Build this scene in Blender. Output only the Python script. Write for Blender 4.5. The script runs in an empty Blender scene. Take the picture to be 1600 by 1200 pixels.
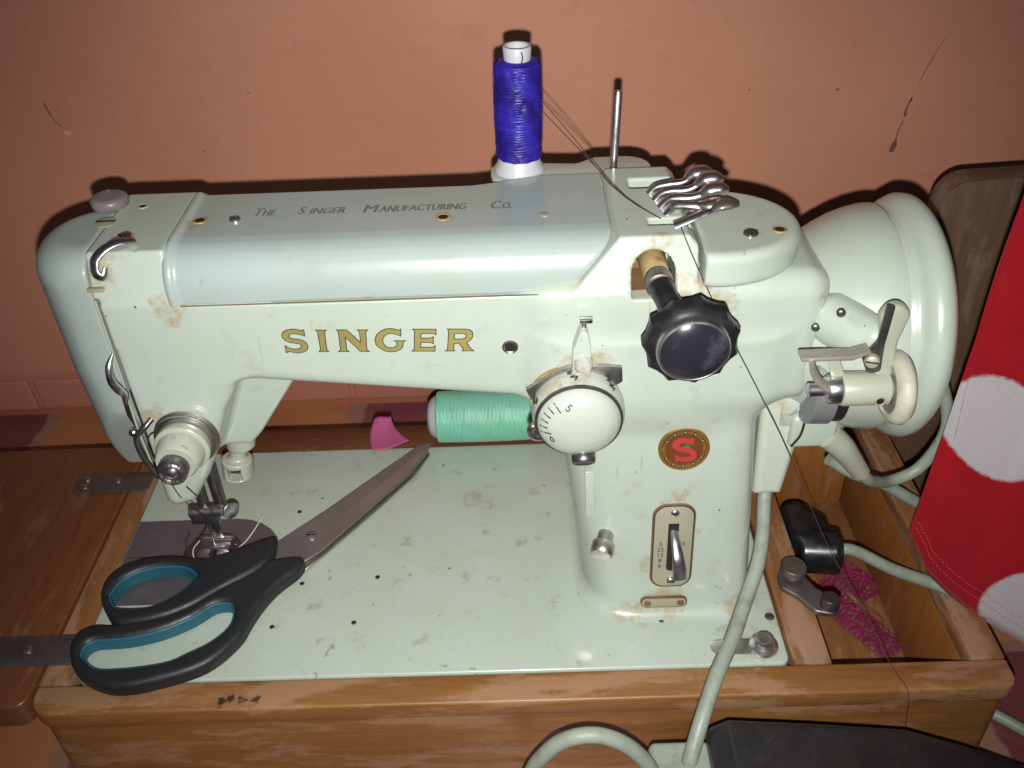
import bpy, bmesh, math, random
import numpy as np
from mathutils import Vector, Matrix, Euler
random.seed(7); rng = np.random.default_rng(7)
scene = bpy.context.scene
S = 0.01                                   # shapes below are written in centimetres
# ---------------------------------------------------------------- camera
cam_d = bpy.data.cameras.new('camera'); cam = bpy.data.objects.new('camera', cam_d); scene.collection.objects.link(cam)
CAM = Vector((24.085, -28.573, 39.829)); ROT = Euler((0.926069, 0.035124, -0.008483), 'XYZ')
cam.location = CAM*S; cam.rotation_euler = ROT
cam_d.sensor_width = 36; cam_d.lens = 1428.3/1600*36; cam_d.clip_start = 0.01; cam_d.clip_end = 50
scene.camera = cam
# ---------------------------------------------------------------- light: the flash of the phone, just below its lens, in a nearly dark room
world = bpy.data.worlds.new('World'); scene.world = world; world.use_nodes = True
wb = world.node_tree.nodes['Background']; wb.inputs[0].default_value = (0.75, 0.80, 1.0, 1); wb.inputs[1].default_value = 0.045
fl = bpy.data.lights.new('flash', 'SPOT'); flo = bpy.data.objects.new('flash', fl); scene.collection.objects.link(flo)
M3 = ROT.to_matrix()
flo.location = (CAM + M3 @ Vector((0.0, -1.8, 0.0)))*S
flo.rotation_euler = (M3 @ Euler((0.03, 0.0, 0.0), 'XYZ').to_matrix()).to_euler()
fl.energy = 14.2; fl.color = (1.0, 0.998, 0.975); fl.shadow_soft_size = 0.0028; fl.spot_size = math.radians(94); fl.spot_blend = 1.0
vs = scene.view_settings; vs.view_transform = 'Standard'; vs.look = 'None'; vs.exposure = 0; vs.gamma = 1; vs.use_curve_mapping = False
# ---------------------------------------------------------------- shape maths (all lengths in centimetres)
def smin(a, b, k):
    h = np.clip(0.5 + 0.5*(b-a)/k, 0, 1); return b*(1-h) + a*h - k*h*(1-h)
def smax(a, b, k): return -smin(-a, -b, k)
def rbox(X, Y, Z, lo, hi, r=0.0):
    c = [(a+b)/2 for a, b in zip(lo, hi)]; e = [(b-a)/2-r for a, b in zip(lo, hi)]
    qx, qy, qz = abs(X-c[0])-e[0], abs(Y-c[1])-e[1], abs(Z-c[2])-e[2]
    return np.sqrt(np.maximum(qx,0)**2+np.maximum(qy,0)**2+np.maximum(qz,0)**2)+np.minimum(np.maximum(qx,np.maximum(qy,qz)),0)-r
def poly2(U, V, pts):
    P = np.array(pts, np.float32); n = len(P)
    d = np.full(np.shape(U), 1e9, np.float32); s = np.ones(np.shape(U), np.float32)
    for i in range(n):
        ax, ay = P[i]; bx, by = P[i-1]
        ex, ey = bx-ax, by-ay; wx, wy = U-ax, V-ay
        t = np.clip((wx*ex+wy*ey)/(ex*ex+ey*ey), 0, 1)
        d = np.minimum(d, (wx-ex*t)**2+(wy-ey*t)**2)
        c1 = V >= ay; c2 = V < by; c3 = ex*wy > ey*wx
        flip = (c1 & c2 & c3) | (~c1 & ~c2 & ~c3)
        s = np.where(flip, -s, s)
    return s*np.sqrt(d)
def ext(d2, W, a, b, r=0.0):
    w = abs(W-(a+b)/2)-(b-a)/2+r; d = d2+r
    return np.minimum(np.maximum(d, w), 0)+np.sqrt(np.maximum(d,0)**2+np.maximum(w,0)**2)-r
def capsule(X, Y, Z, a, b, ra, rb=None):
    rb = ra if rb is None else rb
    a = np.array(a, float); b = np.array(b, float); e = b-a
    t = np.clip(((X-a[0])*e[0]+(Y-a[1])*e[1]+(Z-a[2])*e[2])/(e@e), 0, 1)
    return np.sqrt((X-a[0]-t*e[0])**2+(Y-a[1]-t*e[1])**2+(Z-a[2]-t*e[2])**2)-(ra+(rb-ra)*t)
def cyl(X, Y, Z, a, b, rad, r=0.0):
    a = np.array(a, float); b = np.array(b, float); e = b-a; L = np.sqrt(e@e); e = e/L
    w = (X-a[0])*e[0]+(Y-a[1])*e[1]+(Z-a[2])*e[2]
    q = np.sqrt(np.maximum((X-a[0])**2+(Y-a[1])**2+(Z-a[2])**2-w*w, 0))
    return ext(q-rad, w, 0, L, r)
def sdf_surface(f, lo, hi, h, newton=2):
    ax = [np.arange(lo[i], hi[i]+h, h, dtype=np.float32) for i in range(3)]
    n = [len(a) for a in ax]
    V = np.empty(n, np.float32); step = max(1, int(400000/(n[1]*n[2])))
    for i in range(0, n[0], step):
        X, Y, Z = np.meshgrid(ax[0][i:i+step], ax[1], ax[2], indexing='ij'); V[i:i+step] = f(X, Y, Z)
    I = V < 0
    cnt = np.zeros([m-1 for m in n], np.int8); C = []
    for dx in (0,1):
        for dy in (0,1):
            for dz in (0,1):
                cnt += I[dx:n[0]-1+dx, dy:n[1]-1+dy, dz:n[2]-1+dz]; C.append((dx,dy,dz))
    act = np.argwhere((cnt > 0) & (cnt < 8))
    idx = np.full([m-1 for m in n], -1, np.int64); idx[act[:,0],act[:,1],act[:,2]] = np.arange(len(act))
    acc = np.zeros((len(act),3)); num = np.zeros(len(act))
    for a in range(8):
        for b in range(a+1, 8):
            ca, cb = np.array(C[a]), np.array(C[b])
            if abs(ca-cb).sum() != 1: continue
            va = V[tuple((act+ca).T)]; vb = V[tuple((act+cb).T)]; m = (va < 0) != (vb < 0)
            t = np.where(m, va/np.where(m, va-vb, 1), 0)
            acc += m[:,None]*(ca+t[:,None]*(cb-ca)); num += m
    P = (np.array(lo)+h*(act+acc/num[:,None])).astype(np.float64)
    for _ in range(newton):
        e = h*0.3; g = np.stack([f(P[:,0]+e*(k==0),P[:,1]+e*(k==1),P[:,2]+e*(k==2))-f(P[:,0]-e*(k==0),P[:,1]-e*(k==1),P[:,2]-e*(k==2)) for k in range(3)],1)/(2*e)
        v = f(P[:,0],P[:,1],P[:,2]); s = v/np.maximum((g*g).sum(1),0.2)
        P -= np.clip(s,-h*.6,h*.6)[:,None]*g
    F = []
    for k in range(3):
        u, w = (k+1)%3, (k+2)%3
        sl0 = [slice(1,-1)]*3; sl0[k] = slice(0,-1); sl1 = [slice(1,-1)]*3; sl1[k] = slice(1,None)
        A, B = I[tuple(sl0)], I[tuple(sl1)]
        E = np.argwhere(A != B); sg = A[tuple(E.T)]
        off = np.ones(3, int); off[k] = 0; E = E+off
        du = np.zeros(3,int); du[u] = 1; dw = np.zeros(3,int); dw[w] = 1
        q = np.stack([idx[tuple((E-du-dw).T)], idx[tuple((E-dw).T)], idx[tuple(E.T)], idx[tuple((E-du).T)]],1)
        q = np.where(sg[:,None], q, q[:,::-1]); F.append(q)
    F = np.concatenate(F); F = F[(F >= 0).all(1)]
    return P, F
# ---------------------------------------------------------------- the casting of the sewing machine
NOSE = [(5.45,21.5),(5.45,7.4),(6.0,7.0),(7.0,7.4),(8.0,9.0),(8.65,10.3),(9.8,13.1),(10.9,14.95),(13,16.5),(13,21.5)]
REAR = [(5.45,21.5),(5.45,8.4),(9.4,8.4),(10.1,9.2),(12.1,12.1),(13.8,14.6),(14.2,15.2),(14.2,21.5)]
SECT = [(5.3,13),(5.3,19.2),(6.1,21.5),(11.9,21.5),(12.6,20),(12.6,13)]
def body_sdf(X, Y, Z):
    # arm
    arm = ext(poly2(Y, Z, [(5.3,12),(5.3,19.12),(6.2,19.16),(6.6,20.6),(11.6,20.8),(12.3,20),(12.4,12)]), X, 7, 32, 0.22)
    under = 14.95-0.119*(X-11)
    arm = smax(arm, under-Z, 0.8)
    sect = poly2(Y, Z, SECT)
    top = np.maximum(ext(sect, X, 5.45, 8.85, 0.12), 17-Z)
    nose = ext(poly2(X, Z, NOSE), Y, 5.3, 9.0, 0.6)
    nose = np.maximum(nose, Z-19)
    rear = np.maximum(ext(poly2(X, Z, REAR), Y, 8.6, 12.3, 0.3), Z-19)
    d = smin(arm, nose, 0.5); d = smin(d, rear, 0.6); d = np.minimum(d, top)
    d = np.where(X < 22, np.maximum(d, 5.3-Y), d)
    # right hand block
    blk = rbox(X, Y, Z, (24.5,5.0,12.7), (37.6,11.6,19.7), 1.1)
    d = smin(d, blk, 1.2)
    # pillar
    zz = np.clip(Z, -1, 16)
    pl = smax(27.1-0.13*zz-X, 3.3+0.125*zz-Y, 3.2)
    pr = smax(X-35.85+0.05*zz, 3.3+0.125*zz-Y, 1.6)
    pil = np.maximum(np.maximum(smax(pl, pr, 0.4), Y-13.3), np.maximum(Z-16, -1-Z))
    foot = rbox(X, Y, Z, (22,-1,-1.2), (39,15,-0.03), 0)
    foot = np.maximum(foot, pil-1.2)
    pil = smin(pil, foot, 0.9)
    d = smin(d, pil, 1.6)
    # housing of the pattern levers
    hs = ext(poly2(Y, Z, [(4.95,18),(4.95,19.2),(5.85,21.5),(12.9,21.5),(13.3,20),(13.3,18)]), X, 24, 36, 0.15)
    hs = np.maximum(hs, np.maximum((26.3+(Z-19.4)*0.95)-X, X-(33.2-(Z-19.4)*0.95)-0*Y))
    hs = np.maximum(hs, X-31.6+0.12*(Y-6)*0)
    d = smin(d, hs, 0.2)
    # D shaped opening of the pattern knob
    o = ext(np.maximum(np.sqrt(np.maximum(X-29.7,0)**2*0+(X-29.7)**2+np.maximum(Z-20.0,0)**2)-0.95, 19.0-Z), Y, 2, 7.6)
    d = np.maximum(d, -o)
    # two notches in the top for the levers
    d = np.maximum(d, -rbox(X, Y, Z, (29.2,10.6,20.9), (33,11.6,22.5), 0.05))
    d = np.maximum(d, -rbox(X, Y, Z, (29.6,6.9,20.9), (33,7.5,22.5), 0.05))
    # take-up slot between casting and face plate
    d = np.maximum(d, -rbox(X, Y, Z, (5.0,4.5,9.5), (5.75,7.2,19.6), 0.05))
    return d
# ---------------------------------------------------------------- Blender helpers
col = scene.collection
def link(me, name, material, parent=None, smooth=True):
    o = bpy.data.objects.new(name, me); col.objects.link(o)
    if material: me.materials.append(material)
    if smooth and len(me.polygons): me.polygons.foreach_set('use_smooth', [True]*len(me.polygons))
    if parent is not None:
        o.parent = parent; o.matrix_parent_inverse = Matrix.Translation(-BASE.get(parent.name, Vector((0,0,0))))
    return o
BASE = {}
def thing(name, label, cat, loc, group=None):
    o = bpy.data.objects.new(name, None); col.objects.link(o); o.location = Vector(loc)*S; o.empty_display_size = 0.02
    BASE[o.name] = Vector(loc)*S
    return tag(o, label, cat, group)
def tag(o, label=None, cat=None, group=None, kind=None):
    if label: o['label'] = label
    if cat: o['category'] = cat
    if group: o['group'] = group
    if kind: o['kind'] = kind
    return o
def mesh(name, V, F, material, parent=None, smooth=True, sharp=None):
    me = bpy.data.meshes.new(name)
    me.from_pydata([tuple(np.array(v, float)*S) for v in V], [], [tuple(int(i) for i in f) for f in F]); me.update()
    o = link(me, name, material, parent, smooth)
    if sharp: autosmooth(o, sharp)
    return o
def autosmooth(o, deg=35):
    bm = bmesh.new(); bm.from_mesh(o.data); a = math.radians(deg)
    for e in bm.edges:
        if len(e.link_faces) == 2 and e.calc_face_angle(0) > a: e.smooth = False
    bm.to_mesh(o.data); bm.free()
def sdf(name, f, lo, hi, h, material, parent=None, newton=2):
    P, F = sdf_surface(f, lo, hi, h, newton)
    me = bpy.data.meshes.new(name); me.vertices.add(len(P)); me.vertices.foreach_set('co', (P*S).ravel())
    me.loops.add(F.size); me.loops.foreach_set('vertex_index', F.ravel().astype(np.int32))
    me.polygons.add(len(F)); me.polygons.foreach_set('loop_start', np.arange(0, F.size, 4, dtype=np.int32))
    me.update(calc_edges=True); me.validate()
    return link(me, name, material, parent)
def frame(axis):
    w = Vector(axis).normalized(); u = Vector((0,0,1)).cross(w)
    if u.length < 1e-3: u = Vector((1,0,0))
    u.normalize(); return u, w.cross(u), w
def lathe(name, prof, origin, axis, material, parent=None, n=32, sharp=40, twist=None, ring=False):
    """prof: list of (distance along the axis, radius)"""
    u, v, w = frame(axis); o = Vector(origin); V = []; F = []; R = []
    for d, r in prof:
        if r < 1e-4: R.append([len(V)]); V.append(o+w*d)
        else:
            R.append(list(range(len(V), len(V)+n)))
            for k in range(n):
                a = 2*math.pi*k/n; rr = r*(twist(k/n) if twist else 1); V.append(o+w*d+(u*math.cos(a)+v*math.sin(a))*rr)
    for A, B in zip(R, R[1:]+([R[0]] if ring else [])):
        for k in range(n):
            j = (k+1) % n
            if len(A) == 1 and len(B) == 1: continue
            if len(A) == 1: F.append((A[0], B[k], B[j]))
            elif len(B) == 1: F.append((A[k], B[0], A[j]))
            else: F.append((A[k], B[k], B[j], A[j]))
    for E, rev in () if ring else ((R[0], False), (R[-1], True)):
        if len(E) > 1: F.append(tuple(E[::-1] if rev else E))
    F = [tuple(reversed(f)) for f in F]
    ob = mesh(name, V, F, material, parent, True); fixn(ob); autosmooth(ob, sharp); return ob
def fixn(o):
    bm = bmesh.new(); bm.from_mesh(o.data); bmesh.ops.recalc_face_normals(bm, faces=bm.faces); bm.to_mesh(o.data); bm.free()
def crom(pts, n):
    P = [Vector(p) for p in pts]; P = [P[0]*2-P[1]]+P+[P[-1]*2-P[-2]]; out = []
    for i in range(1, len(P)-2):
        for k in range(n):
            t = k/n; a, b, c, d = P[i-1:i+3]
            out.append(0.5*((2*b)+(c-a)*t+(2*a-5*b+4*c-d)*t*t+(3*b-a-3*c+d)*t**3))
    out.append(P[-2]); return out
def tube(name, pts, r, material, parent=None, n=10, sm=6, caps=True, smoothpath=True, flat=None):
    path = crom(pts, sm) if smoothpath and len(pts) > 2 else [Vector(p) for p in pts]
    V = []; F = []; prev = None
    rs = r if isinstance(r, (list, tuple)) else None
    for i, p in enumerate(path):
        t = (path[min(i+1, len(path)-1)]-path[max(i-1, 0)]).normalized()
        if prev is None: u, v, _ = frame(t)
        else:
            u = (prev-t*prev.dot(t)); u = u.normalized() if u.length > 1e-6 else frame(t)[0]; v = t.cross(u)
        prev = u
        if rs:
            s = i/(len(path)-1)*(len(rs)-1); k = min(int(s), len(rs)-2); rr = rs[k]+(rs[k+1]-rs[k])*(s-k)
        else: rr = r
        for k in range(n):
            a = 2*math.pi*k/n; V.append(p+u*math.cos(a)*rr+v*math.sin(a)*rr*(flat or 1))
    for i in range(len(path)-1):
        for k in range(n):
            j = (k+1) % n; F.append((i*n+k, i*n+j, (i+1)*n+j, (i+1)*n+k))
    if caps: F.append(tuple(range(n))[::-1]); F.append(tuple(range((len(path)-1)*n, len(path)*n)))
    return mesh(name, V, F, material, parent, True, 60)
def prism(name, poly, mapf, d0, d1, material, parent=None, bevel=0.0, seg=2, smooth=True, sharp=40):
    """poly: 2D outline; mapf(u, v, d) -> 3D point in cm; extruded from d0 to d1, edges bevelled"""
    n = len(poly); bm = bmesh.new()
    A = [bm.verts.new(Vector(mapf(p[0], p[1], d0))) for p in poly]; B = [bm.verts.new(Vector(mapf(p[0], p[1], d1))) for p in poly]
    bm.faces.new(A); bm.faces.new(B[::-1])
    for i in range(n): bm.faces.new((A[i], B[i], B[(i+1)%n], A[(i+1)%n]))
    bmesh.ops.recalc_face_normals(bm, faces=bm.faces)
    if bevel: bmesh.ops.bevel(bm, geom=[e for e in bm.edges if e.calc_face_angle(0) > 0.5], offset=bevel, segments=seg, affect='EDGES', profile=0.5, clamp_overlap=True)
    for v in bm.verts: v.co *= S
    me = bpy.data.meshes.new(name); bm.to_mesh(me); bm.free()
    o = link(me, name, material, parent, smooth); autosmooth(o, sharp); return o
def box(name, lo, hi, material, parent=None, bevel=0.05, seg=2):
    return prism(name, [(lo[0],lo[1]),(hi[0],lo[1]),(hi[0],hi[1]),(lo[0],hi[1])], lambda u, v, d: (u, v, d), lo[2], hi[2], material, parent, bevel, seg)
def stadium(cx, cy, w, h, r, n=6):
    out = []
    for sx, sy, a0 in ((1,1,0),(-1,1,90),(-1,-1,180),(1,-1,270)):
        for k in range(n+1):
            a = math.radians(a0+90*k/n); out.append((cx+sx*(w/2-r)+r*math.cos(a), cy+sy*(h/2-r)+r*math.sin(a)))
    return out
def XZ(y): return lambda u, v, d: (u, y-d, v)            # drawing on a plane facing the viewer, d towards the viewer
def XY(z): return lambda u, v, d: (u, v, z+d)            # drawing on a level plane, d upwards
def on(o, u, v):                                          # drawing on any plane
    o, u, v = Vector(o), Vector(u).normalized(), Vector(v).normalized(); w = u.cross(v)
    return lambda a, b, d: o+u*a+v*b+w*d
def curve2d(name, loops, mapf, d, material, parent=None, offset=0.0, thick=0.002, smooth_loops=()):
    cu = bpy.data.curves.new(name, 'CURVE'); cu.dimensions = '2D'; cu.fill_mode = 'BOTH'; cu.extrude = 0; cu.offset = offset
    for li, L in enumerate(loops):
        sp = cu.splines.new('POLY'); sp.points.add(len(L)-1); sp.use_cyclic_u = True
        for p, q in zip(sp.points, L): p.co = (q[0], q[1], 0, 1)
    return flatten(name, cu, mapf, d, material, parent, thick)
def text2d(name, body, size, mapf, d, material, parent=None, offset=0.0, thick=0.002, shear=0.0, spacing=1.0, align='CENTER'):
    cu = bpy.data.curves.new(name, 'FONT'); cu.body = body; cu.size = size; cu.align_x = align; cu.align_y = 'CENTER'; cu.offset = offset; cu.shear = shear; cu.space_character = spacing
    cu.resolution_u = 4
    return flatten(name, cu, mapf, d, material, parent, thick)
def flatten(name, cu, mapf, d, material, parent, thick):
    t = bpy.data.objects.new('tmp', cu); col.objects.link(t); bpy.context.view_layer.update()
    me = bpy.data.meshes.new_from_object(t.evaluated_get(bpy.context.evaluated_depsgraph_get())); bpy.data.objects.remove(t); bpy.data.curves.remove(cu)
    bm = bmesh.new(); bm.from_mesh(me)
    r = bmesh.ops.extrude_face_region(bm, geom=bm.faces[:])
    up = [v for v in r['geom'] if isinstance(v, bmesh.types.BMVert)]; ups = set(up)
    for v in bm.verts: v.co = Vector(mapf(v.co.x, v.co.y, d+(thick if v in ups else 0)))*S
    bmesh.ops.recalc_face_normals(bm, faces=bm.faces)
    bm.to_mesh(me); bm.free(); me.materials.clear(); me.name = name
    me.polygons.foreach_set('use_smooth', [False]*len(me.polygons)); return link(me, name, material, parent, False)
def arc_corner(pts_r):
    """polygon with rounded corners: [(x, y, r)]"""
    out = []; n = len(pts_r)
    for i, (x, y, r) in enumerate(pts_r):
        if r <= 0: out.append((x, y)); continue
        p = Vector((x, y)); a = (Vector(pts_r[i-1][:2])-p).normalized(); b = (Vector(pts_r[(i+1) % n][:2])-p).normalized()
        ang = a.angle(b); t = r/math.tan(ang/2); c = p+(a+b).normalized()*(r/math.sin(ang/2)); s = p+a*t-c; e = p+b*t-c
        th0 = math.atan2(s.y, s.x); d = (math.atan2(e.y, e.x)-th0+math.pi) % (2*math.pi)-math.pi
        for k in range(7): th = th0+d*k/6; out.append((c.x+r*math.cos(th), c.y+r*math.sin(th)))
    return out
# ---------------------------------------------------------------- materials
def newmat(name):
    m = bpy.data.materials.new(name); m.use_nodes = True; nt = m.node_tree; return m, nt, nt.nodes['Principled BSDF']
def N(nt, t, **k):
    n = nt.nodes.new(t)
    for a, b in k.items():
        if a == 'i':
            for q, v in b.items(): n.inputs[q].default_value = v
        else: setattr(n, a, b)
    return n
def obco(nt, scale=(1,1,1), rot=(0,0,0)):
    tc = N(nt, 'ShaderNodeTexCoord'); mp = N(nt, 'ShaderNodeMapping'); mp.inputs['Scale'].default_value = scale; mp.inputs['Rotation'].default_value = rot
    nt.links.new(tc.outputs['Object'], mp.inputs['Vector']); return mp.outputs[0]
def noise(nt, co, scale, detail=4, rough=0.55, dist=0.0):
    n = N(nt, 'ShaderNodeTexNoise', i={'Scale': scale, 'Detail': detail, 'Roughness': rough, 'Distortion': dist}); nt.links.new(co, n.inputs['Vector']); return n.outputs['Fac']
def rng_(nt, x, a, b, c=0.0, d=1.0, smooth=False):
    n = N(nt, 'ShaderNodeMapRange', i={'From Min': a, 'From Max': b, 'To Min': c, 'To Max': d}); n.clamp = True
    if smooth: n.interpolation_type = 'SMOOTHSTEP'
    nt.links.new(x, n.inputs['Value']); return n.outputs[0]
def op(nt, o, a, b=None):
    n = N(nt, 'ShaderNodeMath', operation=o)
    for k, x in enumerate((a, b)):
        if x is None: continue
        if isinstance(x, (int, float)): n.inputs[k].default_value = x
        else: nt.links.new(x, n.inputs[k])
    return n.outputs[0]
def mix(nt, f, a, b, mode='MIX'):
    n = N(nt, 'ShaderNodeMix', data_type='RGBA', blend_type=mode)
    for k, x in ((0, f), (6, a), (7, b)):
        if isinstance(x, (int, float)): n.inputs[k].default_value = x
        elif isinstance(x, tuple): n.inputs[k].default_value = (*x, 1) if len(x) == 3 else x
        else: nt.links.new(x, n.inputs[k])
    return n.outputs[2]
def bump(nt, b, h, strength, dist=0.001):
    n = N(nt, 'ShaderNodeBump', i={'Strength': strength, 'Distance': dist}); nt.links.new(h, n.inputs['Height']); nt.links.new(n.outputs[0], b.inputs['Normal'])
def spots(nt, co, L, tex, wob=0.5):
    """union of soft blots with a ragged edge: L = [(x, y, z, radius)] in cm"""
    acc = None
    for x, y, z, r in L:
        d = N(nt, 'ShaderNodeVectorMath', operation='DISTANCE'); nt.links.new(co, d.inputs[0]); d.inputs[1].default_value = (x*S, y*S, z*S)
        e = op(nt, 'ADD', d.outputs['Value'], op(nt, 'MULTIPLY', op(nt, 'SUBTRACT', tex, 0.5), -2*wob*r*S))
        m = rng_(nt, e, r*S, r*S*0.35, 0, 1, True)
        acc = m if acc is None else op(nt, 'MAXIMUM', acc, m)
    return acc
def paint(name, c, stains=(), rough=0.22, specks=0.5, dirt=0.25, stain_col=(0.33,0.205,0.075)):
    m, nt, b = newmat(name); co = obco(nt); t = nt.links.new
    n1 = noise(nt, co, 22, 5); n2 = noise(nt, co, 180, 4, 0.65); n3 = noise(nt, co, 70, 6, 0.7)
    base = mix(nt, rng_(nt, n1, 0.35, 0.7), tuple(c), tuple(x*k for x, k in zip(c, (0.94,0.93,0.86))))
    base = mix(nt, op(nt, 'MULTIPLY', rng_(nt, n3, 0.585, 0.74), dirt), base, (0.24,0.21,0.15))
    if stains:
        s = spots(nt, co, stains, n3, 1.3); s = op(nt, 'MULTIPLY', rng_(nt, s, 0.12, 0.6), rng_(nt, n2, 0.40, 0.58, 0.12, 1.0))
        base = mix(nt, op(nt, 'MULTIPLY', s, 0.55), base, stain_col)
    chips = op(nt, 'MULTIPLY', op(nt, 'GREATER_THAN', noise(nt, co, 95, 3, 0.6, 0.8), 0.715), 0.55*min(1, specks*1.5)); base = mix(nt, chips, base, (0.16,0.14,0.10))
    sc_ = noise(nt, obco(nt, (1,1,0.06), (0.5,0.3,0.9)), 420, 2, 0.5); base = mix(nt, op(nt, 'MULTIPLY', op(nt, 'MULTIPLY', rng_(nt, sc_, 0.70, 0.74), rng_(nt, n1, 0.5, 0.6)), 0.30), base, (0.20,0.19,0.16))
    v = N(nt, 'ShaderNodeTexVoronoi', i={'Scale': 75.0, 'Randomness': 1.0}); t(co, v.inputs['Vector'])
    lim = rng_(nt, noise(nt, co, 30, 2), 0.45, 0.75, 0.0, 0.13*specks)
    sp = op(nt, 'LESS_THAN', v.outputs['Distance'], lim)
    base = mix(nt, op(nt, 'MULTIPLY', sp, 0.85), base, (0.035,0.028,0.02))
    t(base, b.inputs['Base Color'])
    t(rng_(nt, n3, 0.3, 0.8, rough, rough+0.22), b.inputs['Roughness'])
    b.inputs['Coat Weight'].default_value = 0.35; b.inputs['Coat Roughness'].default_value = 0.08
    bump(nt, b, n2, 0.05, 0.0006); return m
def plain(name, c, rough=0.4, metal=0.0, var=0.15, bumpy=0.05, scale=120, coat=0.0, dirt=None, spec=0.5):
    m, nt, b = newmat(name); co = obco(nt); n1 = noise(nt, co, scale, 5, 0.6); n2 = noise(nt, co, scale*0.25, 4)
    base = mix(nt, rng_(nt, n2, 0.3, 0.7), tuple(c), tuple(x*(1-var) for x in c))
    if dirt: base = mix(nt, op(nt, 'MULTIPLY', rng_(nt, n1, 0.5, 0.68), dirt[3]), base, tuple(dirt[:3]))
    nt.links.new(base, b.inputs['Base Color']); b.inputs['Metallic'].default_value = metal
    nt.links.new(rng_(nt, n1, 0.25, 0.75, max(0.02, rough-0.1), rough+0.12), b.inputs['Roughness'])
    b.inputs['Coat Weight'].default_value = coat; b.inputs['Specular IOR Level'].default_value = spec
    if bumpy: bump(nt, b, n1, bumpy, 0.0008)
    return m
def wood(name, c1, c2, worn, axis=0, wear=0.5, rough=0.32, coat=0.3, burn=()):
    m, nt, b = newmat(name)
    sc = [14, 14, 14]; sc[axis] = 1.6; co = obco(nt, tuple(sc)); cw = obco(nt, (1,1,1)); wsc = [2.2,2.2,2.2]; wsc[axis] = 0.55; cz = obco(nt, tuple(wsc))
    g = noise(nt, co, 9, 8, 0.65, 0.6); g2 = noise(nt, co, 40, 4, 0.6); l = noise(nt, cw, 9, 4); w = noise(nt, cz, 22, 6, 0.62); fine = noise(nt, cw, 260, 5, 0.7)
    base = mix(nt, rng_(nt, g, 0.3, 0.72), tuple(c1), tuple(c2)); base = mix(nt, op(nt, 'MULTIPLY', rng_(nt, g2, 0.52, 0.75), 0.35), base, tuple(x*0.5 for x in c2))
    base = mix(nt, rng_(nt, l, 0.35, 0.7, 0, 0.35), base, tuple(x*0.62 for x in c1))
    wm = op(nt, 'MULTIPLY', rng_(nt, op(nt, 'ADD', w, op(nt, 'MULTIPLY', fine, 0.14)), 0.66-0.14*wear, 0.74-0.14*wear), 0.75)
    base = mix(nt, wm, base, tuple(worn))
    if burn: base = mix(nt, op(nt, 'MULTIPLY', spots(nt, cw, burn, fine, 2.2), 0.95), base, (0.025,0.012,0.008))
    nt.links.new(base, b.inputs['Base Color'])
    nt.links.new(op(nt, 'ADD', rng_(nt, wm, 0, 1, rough, rough+0.35), op(nt, 'MULTIPLY', fine, 0.12)), b.inputs['Roughness'])
    b.inputs['Coat Weight'].default_value = coat; b.inputs['Coat Roughness'].default_value = 0.25
    bump(nt, b, op(nt, 'SUBTRACT', g2, op(nt, 'MULTIPLY', wm, 0.8)), 0.18, 0.0007); return m
# ---------------------------------------------------------------- materials of the setting
def wall_mat():
    m, nt, b = newmat('terracotta plaster'); co = obco(nt); n1 = noise(nt, co, 5, 5); n2 = noise(nt, co, 60, 6, 0.7); n3 = noise(nt, co, 400, 3)
    base = mix(nt, rng_(nt, n1, 0.3, 0.7), (0.56,0.252,0.160), (0.48,0.200,0.125)); base = mix(nt, rng_(nt, n2, 0.58, 0.8, 0, 0.35), base, (0.33,0.14,0.10))
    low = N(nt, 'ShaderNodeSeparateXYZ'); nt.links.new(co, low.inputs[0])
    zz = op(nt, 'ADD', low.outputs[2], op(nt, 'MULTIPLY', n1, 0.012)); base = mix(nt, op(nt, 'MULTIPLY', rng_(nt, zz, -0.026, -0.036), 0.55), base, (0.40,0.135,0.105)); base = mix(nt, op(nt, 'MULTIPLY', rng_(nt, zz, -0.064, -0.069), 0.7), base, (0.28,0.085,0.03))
    scr = spots(nt, co, [(46,33,17.7,0.12),(40,33,17.9,0.1),(24,33,15,0.12),(2,33,15,0.1),(6,33,19,0.1)], n2, 1.3)
    base = mix(nt, op(nt, 'MULTIPLY', scr, 0.8), base, (0.13,0.04,0.022))
    nt.links.new(base, b.inputs['Base Color']); b.inputs['Roughness'].default_value = 0.55; b.inputs['Specular IOR Level'].default_value = 0.35
    bump(nt, b, op(nt, 'ADD', op(nt, 'MULTIPLY', n2, 1.0), op(nt, 'ADD', op(nt, 'MULTIPLY', n3, 0.25), op(nt, 'MULTIPLY', n1, 3))), 0.35, 0.0015); return m
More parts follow.
